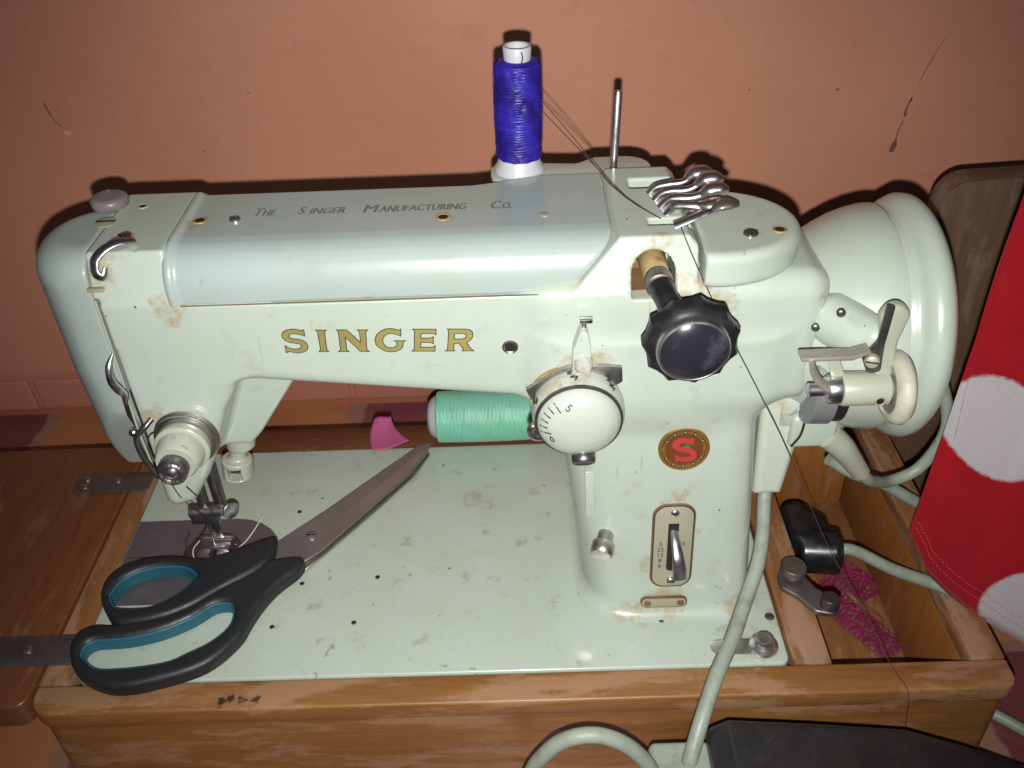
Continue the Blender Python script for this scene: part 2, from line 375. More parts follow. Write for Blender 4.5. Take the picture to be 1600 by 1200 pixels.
def lino_mat():
    m, nt, b = newmat('printed linoleum'); co = obco(nt); n1 = noise(nt, co, 25, 5); n2 = noise(nt, co, 220, 4, 0.7)
    sx = N(nt, 'ShaderNodeSeparateXYZ'); nt.links.new(co, sx.inputs[0])
    yy = op(nt, 'DIVIDE', op(nt, 'ADD', sx.outputs[1], 0.635), 0.10); row = op(nt, 'FLOOR', yy)
    xx = op(nt, 'ADD', op(nt, 'DIVIDE', op(nt, 'ADD', sx.outputs[0], 0.686), 0.262), op(nt, 'MULTIPLY', op(nt, 'MODULO', op(nt, 'ADD', row, 1.0), 2.0), 0.5)); cell = op(nt, 'FLOOR', xx)
    odd = op(nt, 'MODULO', cell, 2.0)
    fx = op(nt, 'ABSOLUTE', op(nt, 'SUBTRACT', op(nt, 'FRACT', op(nt, 'ADD', xx, op(nt, 'MULTIPLY', op(nt, 'SUBTRACT', n1, 0.5), 0.08))), 0.5)); fy = op(nt, 'ABSOLUTE', op(nt, 'SUBTRACT', op(nt, 'FRACT', yy), 0.5))
    mort = op(nt, 'MAXIMUM', rng_(nt, fx, 0.47, 0.48), rng_(nt, fy, 0.455, 0.47))
    blk = mix(nt, odd, (0.44,0.175,0.066), (0.16,0.035,0.056)); pat = mix(nt, mort, blk, (0.30,0.17,0.125))
    base = mix(nt, rng_(nt, n1, 0.3, 0.7, 0, 0.4), pat, (0.30,0.11,0.06)); base = mix(nt, rng_(nt, n2, 0.5, 0.8, 0, 0.3), base, (0.26,0.12,0.09))
    nt.links.new(base, b.inputs['Base Color']); b.inputs['Roughness'].default_value = 0.35
    bump(nt, b, n2, 0.1, 0.0006); return m
WALL = wall_mat(); LINO = lino_mat()
FLOOR_Z = -8.0; WALL_Y = 33.0
V = []; F = []
nx, nz = 40, 24                                       # slightly wavy hand-plastered wall
for j in range(nz+1):
    for i in range(nx+1):
        x = -70+190*i/nx; z = FLOOR_Z+85*j/nz
        V.append((x, WALL_Y+0.25*math.sin(x*0.11)*math.sin(z*0.13+1), z))
for j in range(nz):
    for i in range(nx): a = j*(nx+1)+i; F.append((a, a+1, a+nx+2, a+nx+1))
wall_ = tag(mesh('wall', V, F, WALL), 'terracotta painted plaster wall behind the sewing machine', kind='structure')
tag(mesh('floor', [(-70,-70,FLOOR_Z),(120,-70,FLOOR_Z),(120,WALL_Y+1,FLOOR_Z),(-70,WALL_Y+1,FLOOR_Z)], [(0,1,2,3)], LINO, smooth=False), 'printed linoleum in brown and purple blocks under the wooden base', kind='structure')
def wall_y(x, z): return WALL_Y+0.25*math.sin(x*0.11)*math.sin(z*0.13+1)
for k in range(-3, 5):                                # painted bricks showing at the foot of the wall
    x0 = 9.3+26.6*k; z0, z1 = -7.25, -4.2
    prism('brick', arc_corner([(x0-26.2,z0,0.35),(x0,z0,0.35),(x0,z1,0.35),(x0-26.2,z1,0.35)]), lambda u, v, d: (u, wall_y(u, v)-d, v), -0.1, 0.30+0.05*(k % 3), WALL, wall_, 0.14, 3)
CHIPM = plain('bare plaster', (0.22,0.085,0.055), 0.9, 0, 0.5, 0.4, 300); PALE = plain('pale filler', (0.62,0.36,0.27), 0.8, 0, 0.2, 0.2, 300)
def chip(path, w, material):
    L = []; R_ = []; P = crom([(x, z, 0) for x, z in path], 6)
    for i, p in enumerate(P):
        d = (P[min(i+1,len(P)-1)]-P[max(i-1,0)]).normalized(); n = Vector((-d.y, d.x, 0)); a = w*(0.35+0.65*random.random())*(0.3 if i in (0, len(P)-1) else 1)
        L.append((p+n*a)[:2]); R_.append((p-n*a*(0.5+random.random()*0.6))[:2])
    prism('plaster_chip', L+R_[::-1], lambda u, v, d: (u, wall_y(u, v)-d, v), 0.01, 0.03, material, wall_, 0)
chip([(51.2,17.0),(51.0,16.2),(50.95,15.6)], 0.13, CHIPM); chip([(50.95,15.4),(50.75,14.6),(50.7,13.9)], 0.07, CHIPM); chip([(50.75,14.0),(50.6,13.4),(50.55,13.1)], 0.26, CHIPM)
chip([(52.6,21.0),(52.0,19.6),(51.4,17.8)], 0.035, CHIPM); chip([(-8.1,19.0),(-7.95,18.2),(-7.7,17.5),(-7.3,17.1)], 0.06, CHIPM); chip([(-7.35,16.8),(-7.1,16.6),(-6.9,16.75)], 0.16, PALE)
# ---------------------------------------------------------------- wooden base of the machine
OAK = wood('varnished wood', (0.31,0.138,0.038), (0.175,0.070,0.020), (0.33,0.18,0.095), 0, 0.62, 0.40, 0.2, [(8.3,-1.25,-0.1,0.34),(8.7,-1.1,-0.1,0.3),(9.3,-1.2,-0.1,0.3),(10.0,-1.25,-0.1,0.3)])
OAKY = wood('varnished wood across', (0.27,0.120,0.042), (0.17,0.066,0.022), (0.31,0.18,0.11), 1, 0.75, 0.4, 0.15)
OAKL = wood('leaf wood', (0.185,0.066,0.025), (0.125,0.042,0.016), (0.22,0.10,0.058), 1, 0.1)
INNER = wood('inner wood', (0.33,0.125,0.024), (0.24,0.082,0.016), (0.30,0.14,0.07), 2, 0.1, 0.5, 0.1)
STEEL_DULL = plain('dull steel', (0.27,0.235,0.22), 0.42, 0.85, 0.25, 0.08, 300)
base = thing('machine_cabinet', 'worn varnished wooden base holding the pale green sewing machine', 'machine base', (23,9,FLOOR_Z))
RT, RB = -0.06, -1.25
prism('front_rim', arc_corner([(-1.55,-1.75,1.2),(48.05,-1.75,0.8),(48.05,-0.03,0),(-1.55,-0.03,0)]), XY(0), RB, RT, OAK, base, 0.16, 3)
prism('front_panel', arc_corner([(-1.42,-1.6,1.2),(47.9,-1.6,0.8),(47.9,-0.7,0),(-1.42,-0.7,0)]), XY(0), FLOOR_Z, RB-0.02, OAK, base, 0.03, 1)
box('left_rim', (-1.55,-0.01,RB), (-0.06,20.2,RT-0.02), OAKY, base, 0.06)
box('left_panel', (-1.42,-0.68,FLOOR_Z), (-0.6,20.1,RB-0.02), OAKY, base, 0.03)
REARM = wood('rear rim wood', (0.145,0.052,0.022), (0.095,0.034,0.014), (0.19,0.09,0.05), 0, 0.15)
box('rear_rim', (-0.04,17.86,RB), (39.25,20.2,RT-0.03), REARM, base, 0.06)
box('rear_rim', (39.28,19.2,RB), (46.3,20.2,RT-0.03), REARM, base, 0.06)
box('rear_panel', (-0.58,19.2,FLOOR_Z), (47.0,20.08,RB-0.02), OAK, base, 0.03)
box('divider_strip', (37.35,-0.01,RB), (39.25,17.84,RT-0.02), OAKY, base, 0.05)
box('right_rim', (46.32,-0.01,RB), (48.05,20.2,RT-0.01), OAKY, base, 0.12, 3)
box('right_panel', (47.02,-0.68,FLOOR_Z), (47.9,20.05,RB-0.02), OAKY, base, 0.03)
box('compartment_floor', (39.0,0.2,-7.5), (46.6,19.3,-7.15), OAKY, base, 0.02)
box('compartment_side', (46.34,-0.6,-7.15), (46.95,19.1,RB-0.03), INNER, base, 0.02)
box('compartment_rear', (38.9,18.6,-7.13), (46.3,19.18,RB-0.04), INNER, base, 0.02)
box('compartment_side', (38.5,-0.6,-7.14), (39.1,18.5,RB-0.03), INNER, base, 0.02)
# folding leaf on the left, hinged to the base and sagging a little
leaf_poly = arc_corner([(-16,-1.25,0),(-1.8,-1.25,0.7),(-1.72,19.0,0.2),(-16,19.4,0)])
prism('folding_leaf', leaf_poly, lambda u, v, d: (u, v, d-0.035*(-1.7-u)), -1.75, -0.08, OAKL, base, 0.14, 3)
def hinge(x0, x1, y0, y1, screws, dz):
    h = prism('hinge_plate', stadium((x0+x1)/2, (y0+y1)/2, x1-x0, y1-y0, 0.25), lambda u, v, d: (u, v, d+dz-0.018*max(0, -1.7-u)), 0.0, 0.12, STEEL_DULL, base, 0.03, 2)
    for sx, sy in screws:
        lathe('screw', [(0,0.26),(0.06,0.25),(0.1,0.16),(0.11,0.0)], (sx, sy, dz+0.1-0.018*max(0,-1.7-sx)), (0,0,1), CHROME, h, 16)
CHROME = plain('worn chrome', (0.66,0.63,0.62), 0.36, 1.0, 0.25, 0.03, 200, dirt=(0.16,0.10,0.06,0.35))
hinge(-8.2, -0.15, 1.15, 3.1, [(-2.95,2.15),(-6.6,2.1),(-0.75,2.7)], -0.03)
hinge(-5.3, -0.3, 14.35, 16.1, [(-4.7,15.6),(-4.6,14.9),(-2.6,15.4)], -0.03)
# ---------------------------------------------------------------- sewing machine
RUST = [(7.6,5.3,12.3,1.5),(6.4,5.3,12.9,1.2),(26.5,4.8,15.6,1.7),(31.4,4.3,7.3,0.9),(30.2,3.9,3.5,0.6),(32.4,4.1,5.5,0.5),(31.2,5.0,18.9,1.6),(32.6,5.0,18.6,1.0),(8.7,5.3,19.0,1.0),(6.1,5.6,20.6,0.8),(6.8,6.8,21.5,0.9),(30,5.6,21.4,0.9),(37.2,5.4,18.6,0.7),
        (29.9,3.3,0.5,0.6),(28.9,3.4,0.3,0.9),(31.1,3.5,0.9,1.35),(34.8,3.6,0.3,0.9),(36.6,2.2,0,0.6),(28.1,4.4,4.5,0.7),(36.2,6,11.5,1.1),(9.3,8.5,21.6,0.9),(10.3,8.7,21.6,0.7),(20.7,8.3,21.6,0.5)]
MINT = paint('mint enamel', (0.412,0.470,0.415), RUST, specks=0.8, dirt=0.35)
BEDM = paint('mint enamel of the bed', (0.42,0.480,0.42), [(35.2,1.2,0,1.6),(37.0,3.0,0,0.8),(30,2.8,0,0.8),(20.5,12.6,0,0.9),(21.6,12.2,0,0.6),(21.5,9.8,0,0.4),(24.5,13.2,0,0.5)], specks=0.8, dirt=0.8, stain_col=(0.30,0.28,0.17))
GREYG = paint('grey green enamel', (0.335,0.392,0.375), [(9.7,8.9,21.5,1.0),(20.7,8.3,21.5,0.6)], specks=0.3)
CREAM = paint('yellowed enamel', (0.38,0.395,0.32), [(40,3,12,0.9)], specks=0.7, dirt=0.4)
BLACK = plain('black hole', (0.012,0.011,0.010), 0.6, 0, 0.1, 0)
BAKE = plain('black bakelite', (0.012,0.012,0.013), 0.28, 0, 0.2, 0.04, 150, dirt=(0.05,0.05,0.055,0.2))
DARKSTEEL = plain('dark steel', (0.22,0.20,0.20), 0.35, 0.9, 0.3, 0.05, 250)
PLATE = plain('slide plate steel', (0.150,0.125,0.135), 0.38, 0.35, 0.2, 0.05, 300)
mach = thing('sewing_machine', 'pale mint green vintage electric sewing machine bolted into the wooden base', 'sewing machine', (18,9,0))
body = sdf('body', body_sdf, (4.6,2,-0.5), (38.6,14,22.2), 0.12, MINT, mach)
def cover_sdf(X, Y, Z):
    CP = [(5.42,19.14),(5.42,19.6),(5.45,19.95),(5.52,20.25),(5.63,20.53),(5.78,20.78),(5.97,21.0),(6.2,21.18),(6.48,21.31),(6.8,21.4),(7.3,21.45),(11.6,21.45),(12.2,21.1),(12.5,20.3),(12.55,19.14)]
    s = poly2(Y, Z, CP)
    flare = np.clip((X-21.5)/4.0, 0, 1); flare = flare*flare*(3-2*flare)*0.9
    s2 = poly2(Y-flare*np.clip((Y-8)/4,0,1), Z, CP)
    d = ext(np.minimum(s2, s2), X, 8.9, 30, 0.28)
    cut = X-(26.4+(Z-19.4)*0.9); d = smax(d, cut, 0.35)
    bead = np.sqrt(np.maximum(abs(s+0.1)-0.0,0)**2+(X-8.95)**2)-0.26
    return smin(d, np.maximum(bead, 19.1-Z), 0.08)
cover = sdf('top_cover', cover_sdf, (8.4,4.6,18.7), (28.6,13.9,22), 0.11, GREYG, mach)
def face_sdf(X, Y, Z):
    low = np.clip(15.0-Z, 0, 9)
    q = np.sqrt((X-5.0)**2+((Y-8.75)/1.03)**2)-(2.95-0.05*low)
    d = ext(q, Z, 5.0, 21.35, 1.5)
    d = smax(d, 5.78+0.5*np.clip(13.0-Z, 0, 9)-Y, 0.25)
    d = smax(d, 7.2-Z, 0.5)
    return smax(d, X-5.30, 0.12)
face = sdf('face_plate', face_sdf, (1.4,5.2,6.0), (5.7,12.8,21.8), 0.11, GREYG, mach)
def rcover_sdf(X, Y, Z):
    q = (np.sqrt(((X-32.55)/3.8)**2+((Y-7.7)/3.25)**2)-1)*3.25
    d = ext(q, Z, 19.55, 21.2, 0.4)
    return smax(d, 31.75-X, 0.1)
rcover = sdf('side_cover', rcover_sdf, (30.5,4.3,19), (37,12.8,21.6), 0.11, MINT, mach)
bed = prism('bed_plate', arc_corner([(0,0,1.3),(37.15,0,0.5),(37.15,17.8,0.6),(0,17.8,0.8)]), XY(0), -1.1, 0.0, BEDM, mach, 0.13, 3)
slide = prism('slide_plate', arc_corner([(0.12,5.0,0),(9.35,5.0,3.25),(9.35,11.55,3.25),(0.12,11.55,0)]), XY(0), 0.004, 0.03, PLATE, mach, 0.0)
# handwheel and its bell
WX, WY, WZ = 41.95, 9.0, 15.0
wheel = lathe('handwheel', [(-1.3,0),(-1.3,4.9),(-0.95,5.15),(-0.75,5.2),(-0.6,5.25),(-0.5,5.45),(-0.25,5.75),(0.1,5.92),(0.45,5.87),(0.75,5.6),(0.9,5.25),(0.85,4.9),(0.6,3),(0.6,0)], (WX,WY,WZ), (1,0,0), MINT, mach, 72, 50)
bell = lathe('wheel_bell', [(36.2,3.6),(37.0,4.0),(37.6,4.35),(38.3,4.75),(39.0,5.1),(39.7,5.35),(40.4,5.5),(40.75,5.5),(40.8,5.4),(40.8,0)], (0,WY,WZ), (1,0,0), MINT, mach, 72, 50)
GOLD = plain('gilt lettering', (0.36,0.30,0.10), 0.5, 0.2, 0.3, 0.03, 90)
INK = plain('black ink', (0.02,0.018,0.012), 0.5, 0, 0.1, 0)
CHROME2 = plain('bright chrome', (0.74,0.73,0.75), 0.30, 1.0, 0.2, 0.02, 150, dirt=(0.2,0.16,0.12,0.25))
BRASSY = plain('oily brass shaft', (0.50,0.36,0.16), 0.35, 0.15, 0.45, 0.1, 120, dirt=(0.16,0.07,0.02,0.6))
RUSTY = plain('rusty surround', (0.20,0.11,0.045), 0.7, 0.0, 0.5, 0.3, 200)
WORN = plain('worn plated bracket', (0.42,0.39,0.33), 0.4, 0.4, 0.3, 0.1, 140, dirt=(0.2,0.15,0.1,0.5))
IVORY = plain('aged nickel plate', (0.40,0.38,0.27), 0.4, 0.25, 0.12, 0.04, 160)
CLEARK = plain('cloudy plastic', (0.42,0.38,0.38), 0.35, 0.0, 0.25, 0.1, 150); CLEARK.node_tree.nodes['Principled BSDF'].inputs['Transmission Weight'].default_value = 0.6
RUBBER = plain('yellowed rubber', (0.50,0.50,0.38), 0.55, 0, 0.2, 0.15, 130, dirt=(0.25,0.22,0.15,0.4))
WHITE = paint('glossy white enamel', (0.43,0.475,0.42), [(26.5,4.0,16.0,1.1),(25.2,3.6,15.4,0.8)], rough=0.16, specks=0.25, dirt=0.15)
CORDM = plain('grey green rubber cord', (0.29,0.325,0.265), 0.46, 0, 0.15, 0.12, 120, dirt=(0.15,0.14,0.10,0.45))
def screw(x, y, z, axis, r, parent, material=None, slot=True, h=0.16):
    material = material or CHROME
    s = lathe('screw', [(0,r),(h*0.5,r),(h*0.85,r*0.8),(h,r*0.35),(h,0)], (x,y,z), axis, material, parent, 20)
    if slot:
        u, v, w = frame(axis); c = Vector((x,y,z))+w*(h*0.96); a = u*r*0.85; b = v*r*0.12; t = w*0.02
        V = [c-a-b, c+a-b, c+a+b, c-a+b]; V += [p+t for p in V]
        mesh('slot', V, [(4,5,6,7),(0,1,5,4),(1,2,6,5),(2,3,7,6),(3,0,4,7)], BLACK, s, False)
    return s
def hole(x, y, z, axis, r, parent, rim=None):
    h = lathe('oil_hole', [(0,r*1.25),(0.03,r*1.22),(0.045,r*1.0),(0.02,r*0.9),(0.012,0)], (x,y,z), axis, rim or CHROME, parent, 20)
    lathe('bore', [(0,r*0.85),(0.018,r*0.8),(0.018,0)], Vector((x,y,z))+Vector(axis)*0.012, axis, BLACK, h, 16)
for hx, hy in ((9.88,11.99),(11.05,6.22),(15.32,6.53),(9.94,3.23),(14.37,3.36),(30.95,2.89)): hole(hx, hy, 0, (0,0,1), 0.11, mach, DARKSTEEL)
# --- gilt lettering on the arm
def arm_xy(u, v): return (13.35+(u-442)*0.0285-(v-532)*0.0063, 17.23-(v-532)*0.0337-(u-442)*0.00117)
GL = {
 'S': (432, [[(412,148),(424,160),(440,252),(380,232),(300,214),(235,215),(200,226),(188,248),(205,275),(260,292),(350,300),(420,322),(470,362),(494,412),(484,465),(435,503),(350,519),(270,514),(205,495),(155,516),(130,402),(190,435),(260,455),(330,454),(375,438),(390,405),(362,378),(290,364),(200,350),(130,318),(88,275),(78,228),(105,178),(165,150),(240,139),(310,144),(370,162)]]),
 'I': (432, [[(600,153),(770,153),(745,185),(790,465),(824,499),(667,499),(690,465),(635,185)]]),
 'N': (432, [[(923,151),(1085,151),(1312,348),(1285,185),(1250,151),(1412,151),(1385,185),(1420,465),(1462,496),(1320,496),(1070,268),(1105,465),(1142,498),(973,498),(1005,465),(955,180)]]),
 'G': (590, [[(345,138),(357,252),(290,225),(210,205),(145,214),(95,255),(75,312),(95,370),(140,415),(200,435),(260,432),(300,410),(308,370),(288,338),(256,322),(434,322),(406,345),(400,430),(360,470),(290,497),(210,503),(120,487),(40,442),(-22,385),(-46,310),(-28,230),(22,178),(95,139),(180,127),(250,138),(310,157)]]),
 'E': (590, [[(522,139),(890,139),(903,232),(870,212),(670,210),(670,280),(820,278),(865,260),(876,372),(830,352),(680,350),(685,425),(860,425),(913,403),(916,491),(552,491),(585,460),(560,170)]]),
 'R': (590, [[(1063,137),(1340,137),(1420,150),(1470,190),(1481,250),(1457,310),(1398,352),(1470,440),(1532,486),(1343,486),(1360,460),(1280,365),(1205,365),(1205,455),(1232,488),(1078,488),(1110,460),(1090,165)], [(1190,208),(1330,208),(1372,232),(1376,268),(1335,293),(1195,295)]])}
for ch, (u0, loops) in GL.items():
    L = [[arm_xy(u0+x*0.1, 500+y*0.1) for x, y in lp] for lp in loops]
    g = curve2d('gilt_letter', L, XZ(5.30), 0.006, GOLD, mach, -0.022, 0.004)
    curve2d('outline', L, XZ(5.30), 0.001, INK, g, 0.018, 0.003)
# --- maker's name on top of the cover
TOPINK = plain('dark relief print', (0.17,0.17,0.15), 0.5, 0, 0.3, 0)
def word(first, rest, x0, x1, y):
    k = x1-x0; n = len(rest)
    bw = 0.62*k/(0.62+0.46*n)*1.0; bw = min(bw, 0.62)*{'S': 0.74, 'M': 1.05}.get(first, 0.95)
    sx = bw/0.62
    for dx, h in ((-0.024,0.0), (0.0,0.006), (0.024,0.012)):
        text2d('maker_lettering', first, 1.1, lambda a, b, d: (x0+bw*0.5+a*sx+dx, y+0.08+b, 21.452+d), h, TOPINK, mach, 0.0, 0.004, 0.15)
        text2d('maker_lettering', rest, 0.86, lambda a, b, d: (x0+bw+(x1-x0-bw)*0.5+a*((x1-x0-bw)/(0.60*max(n,1)))+dx, y+b, 21.452+d), h, TOPINK, mach, 0.0, 0.004, 0.15)
word('T','HE',11.97,13.0,9.42); word('S','INGER',14.0,16.35,9.42); word('M','ANUFACTURING',17.05,21.85,9.38); word('C','O.',22.8,23.85,9.3)
hole(9.67,8.93,21.45,(0,0,1),0.27,cover,BRASSY); screw(11.3,8.82,21.45,(0,0,1),0.26,cover); hole(20.69,8.4,21.45,(0,0,1),0.27,cover,BRASSY); screw(25.2,8.3,21.45,(0,0,1),0.22,cover,IVORY,False,0.05)
screw(33.9,6.3,21.2,(0,0,1),0.32,rcover,DARKSTEEL); hole(35.2,6.6,21.2,(0,0,1),0.26,rcover,BRASSY); box('slip', (33.0,8.9,21.2), (33.5,9.3,21.23), BRASSY, rcover, 0)
tube('cover_seam', [(9.3,5.15,19.27),(17,5.12,19.27),(25.8,5.12,19.27)], 0.025, RUSTY, cover, 6)
# --- head: top fittings
k = lathe('thumb_knob', [(0,0.7),(0.1,0.82),(0.42,0.84),(0.54,0.74),(0.57,0.5),(0.57,0)], (5.05,10.7,21.45), (0,0,1), CLEARK, mach, 48, 60, lambda t: 1+0.02*math.cos(2*math.pi*t*24))
screw(5.4,9.0,21.48,(0,0,1),0.5,mach,IVORY,True,0.07); hole(6.6,10.5,21.5,(0,0,1),0.2,mach,CREAM)
tg = tube('thread_guide', [(7.3,6.9,21.6),(6.9,6.5,21.75),(6.6,6.15,21.75),(6.3,5.95,21.6),(6.0,5.75,21.3),(6.05,5.4,20.9),(6.35,5.35,20.75),(6.5,5.5,21.1)], [0.4,0.36,0.26,0.3,0.36,0.3,0.22,0.12], CHROME2, mach, 12, 5, flat=0.5)
screw(7.05,6.95,21.6,(0,-0.15,1),0.34,tg,CHROME2,True,0.3)
box('head_notch', (5.46,5.24,20.05), (6.15,5.5,20.2), IVORY, mach, 0.02)
# --- head: left edge, take-up lever
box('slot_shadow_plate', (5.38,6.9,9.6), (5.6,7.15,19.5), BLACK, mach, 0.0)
tk = tube('take_up_lever', [(5.55,5.35,16.8),(5.35,5.0,16.3),(5.3,4.9,15.6),(5.45,5.0,15.0),(5.5,5.2,14.6),(5.35,5.3,14.0)], [0.05,0.17,0.2,0.22,0.18,0.1], CHROME2, mach, 10, 6)
lathe('pivot', [(0,0.16),(0.1,0.15),(0.14,0.0)], (5.5,5.0,15.0), (0,-1,0), CHROME2, tk, 14)
tube('face_plate_edge', [(5.42,5.72,19.4),(5.4,5.62,15),(5.34,5.55,12.6),(5.38,5.6,9.5)], 0.06, CREAM, mach, 8)
prism('face_plate_cutout', [(5.02,14.4),(5.2,14.4),(5.3,12.4),(5.22,11.9),(4.95,12.9)], XZ(5.78), 0.0, 0.06, BLACK, mach, 0.01, 1)
lathe('face_screw', [(0,0.2),(0.35,0.2),(0.42,0.14),(0.42,0)], (5.05,5.9,11.9), (-0.2,-1,0.1), CHROME2, mach, 16)
# --- upper thread tension
TC = Vector((7.8,5.25,12.0))
tens = lathe('tension_dial', [(0.55,1.22),(0.7,1.3),(1.05,1.3),(1.12,1.22),(1.15,1.12),(1.3,1.12),(2.0,0.98),(2.1,0.9),(2.1,0)], TC, (0,-1,0), CREAM, mach, 40)
for d0, r in ((0.08,1.55),(0.34,1.48)): lathe('tension_disc', [(d0,r-0.12),(d0+0.04,r),(d0+0.12,r),(d0+0.16,r-0.12),(d0+0.16,0.5)], TC, (0,-1,0), CHROME, tens, 40)
nut = lathe('thumb_nut', [(2.1,0.6),(2.2,0.68),(2.75,0.68),(2.85,0.62),(2.9,0.5),(2.75,0.42),(2.7,0)], TC, (0,-1,0), DARKSTEEL, tens, 60, 40, lambda t: 1+0.02*math.cos(2*math.pi*t*20))
lathe('stud', [(2.68,0.3),(2.78,0.3),(2.86,0.2),(2.88,0)], TC, (0,-1,0), CHROME2, nut, 16)
text2d('plus_mark', '+', 0.55, on(TC+Vector((0.1,-0.88,1.305)), (1,0,0), (0,1,0.02)), 0, IVORY, tens, 0.01, 0.01)
text2d('digit', '0', 0.45, on(TC+Vector((0.0,-1.55,1.10)), (1,0,0), (0,0.99,0.14)), 0, IVORY, tens, 0.0, 0.01)
tube('thread_hook', [(6.35,5.2,13.1),(6.05,4.85,12.85),(5.62,4.75,12.45),(5.45,4.8,11.9),(5.45,4.9,11.0),(5.6,5.0,10.2),(5.72,5.1,9.5)], 0.14, DARKSTEEL, mach, 10)
THR = plain('dark thread', (0.045,0.02,0.03), 0.8, 0, 0.2, 0)
THL = plain('pale thread', (0.62,0.60,0.58), 0.8, 0, 0.2, 0)
# --- needle clamp, presser foot, lifter
nb = lathe('needle_bar', [(0,0.3),(4.6,0.3),(4.6,0)], (5.55,9.1,3.3), (0,0,1), DARKSTEEL, mach, 16)
pb = lathe('presser_bar', [(0,0.34),(5.2,0.34),(5.2,0)], (6.1,10.0,2.3), (0,0,1), DARKSTEEL, mach, 16)
nc = tube('needle_clamp', [(4.75,8.9,3.3),(6.65,8.85,3.42)], 0.36, CHROME, mach, 16, smoothpath=False)
box('clamp_block', (4.75,8.6,2.55), (6.3,9.5,3.2), DARKSTEEL, mach, 0.08)
lathe('clamp_screw', [(-0.9,0.1),(-0.05,0.1),(0,0.45),(0.08,0.5),(0.2,0.5),(0.24,0.44),(0.24,0)], (7.15,8.6,3.7), (0.75,-0.62,0.15), CHROME2, mach, 24)
tube('needle', [(5.45,9.05,2.6),(5.45,9.05,0.25)], 0.05, CHROME2, mach, 8, smoothpath=False)
foot = prism('presser_foot', [(5.35,2.4),(6.15,2.4),(6.0,1.4),(6.05,0.7),(5.3,0.7),(5.45,1.4)], XZ(9.4), 0.0, 0.25, CHROME2, mach, 0.05)
tube('hinge_pin', [(4.75,9.3,0.78),(6.6,9.3,0.78)], 0.17, CHROME2, foot, 12, smoothpath=False)
for tx in (4.85,5.95): prism('toe', arc_corner([(tx-0.35,7.0,0.2),(tx+0.38,7.0,0.2),(tx+0.38,9.7,0.1),(tx-0.35,9.7,0.1)]), XY(0.1), 0.0, 0.16, CHROME, foot, 0.03)
box('foot_web', (4.6,8.7,0.27), (6.4,9.7,0.5), CHROME, foot, 0.05)
def lift_sdf(X, Y, Z):
    d = cyl(X, Y, Z, (8.35,9.8,7.35), (8.4,9.9,10.0), 0.78, 0.15)
    d = smin(d, cyl(X, Y, Z, (7.75,9.7,5.3), (7.9,9.8,6.5), 0.85, 0.12), 0.25)
    d = smin(d, capsule(X, Y, Z, (8.25,9.9,7.8), (7.9,9.8,6.3), 0.45), 0.3)
    return np.maximum(d, -rbox(X, Y, Z, (7.4,8.0,5.5), (8.2,9.7,6.25), 0.03))
lift = sdf('lifter_post', lift_sdf, (6.5,8.6,4.9), (9.5,11,10.3), 0.07, CREAM, mach)
box('bore', (7.42,9.6,5.52), (8.18,9.68,6.23), BLACK, lift, 0.0); screw(7.85,9.58,5.8,(0,-1,0),0.24,lift,DARKSTEEL); lathe('collar', [(0,0.72),(0.3,0.75),(0.36,0.66)], (8.4,10,9.3), (0,0,1), IVORY, lift, 24)
# --- pattern width dial
DC = Vector((26.45,4.85,13.75)); YM = (0,-1,0)
dial = lathe('width_dial', [(-0.3,2.02),(0.16,2.02),(0.3,2.06),(0.8,2.12),(1.3,2.10),(1.60,1.98),(1.62,1.93)], DC, YM, WHITE, mach, 56)
lathe('dial_collar', [(-0.2,2.16),(0.12,2.14),(0.14,1.9)], DC, YM, BRASSY, dial, 48)
dcap = lathe('dial_cap', [(1.66,1.88),(1.72,1.88),(1.8,1.86),(2.05,1.66),(2.28,1.23),(2.4,0.62),(2.43,0)], DC, YM, WHITE, dial, 56)
lathe('dial_groove', [(1.58,2.0),(1.70,1.975),(1.725,1.84)], DC, YM, DARKSTEEL, dial, 56)
def zig(pts, c, ang, s, parent):
    ca, sa = math.cos(ang), math.sin(ang)
    q = [Vector((c[0]+(x*ca-y*sa)*s, c[1], c[2]+(x*sa+y*ca)*s)) for x, y in pts]; return tube('stitch_mark', q, 0.032, INK, parent, 6, smoothpath=False)
def ondial(a, r, d): return (DC.x+r*math.sin(a), DC.y-d, DC.z+r*math.cos(a))
Z1 = [(-0.1,0.35),(0.05,0.2),(-0.15,0.1),(0.15,0.0),(-0.05,-0.12),(0.2,-0.15),(0.1,-0.3)]
for a, d in ((-0.14,1.0),(0.72,1.05),(-1.15,1.15)):
    pos = Vector(ondial(a, 2.135, d)); u = Vector((math.cos(a),0,-math.sin(a))); v = Vector((0,1,0)); q = [pos+u*x*1.3+v*y*1.35 for x, y in Z1]
    tube('stitch_mark', q, 0.036, INK, dial, 6, smoothpath=False)
for i in range(6):
    a = math.radians(-98+i*11.5); L = 0.45 if i in (0,5) else 0.3
    tube('tick', [ondial(a, 1.75, 1.95), ondial(a, 1.75-L, 2.03+L*0.56)], 0.03, INK, dcap, 5, smoothpath=False)
for ch, a in (('5', math.radians(-22)), ('0', math.radians(-112))):
    p = Vector(ondial(a, 1.28, 2.2)); w = Vector((math.sin(a)*0.55,-0.83,math.cos(a)*0.55)).normalized(); up = Vector((-math.sin(a)*0.0+math.cos(a)*0.5, 0, -math.sin(a)*0.0+0.8)); up = (up-w*up.dot(w)).normalized()
    text2d('digit', ch, 0.5, on(p, up.cross(w), up), 0.10, INK, dcap, 0.005, 0.01)
plate_pts = [(24.1,14.9),(24.35,14.3),(25.0,14.8),(26.5,15.2),(27.9,14.8),(28.45,15.2),(28.4,16.0),(27.6,16.12),(26.0,16.12),(25.6,15.95)]
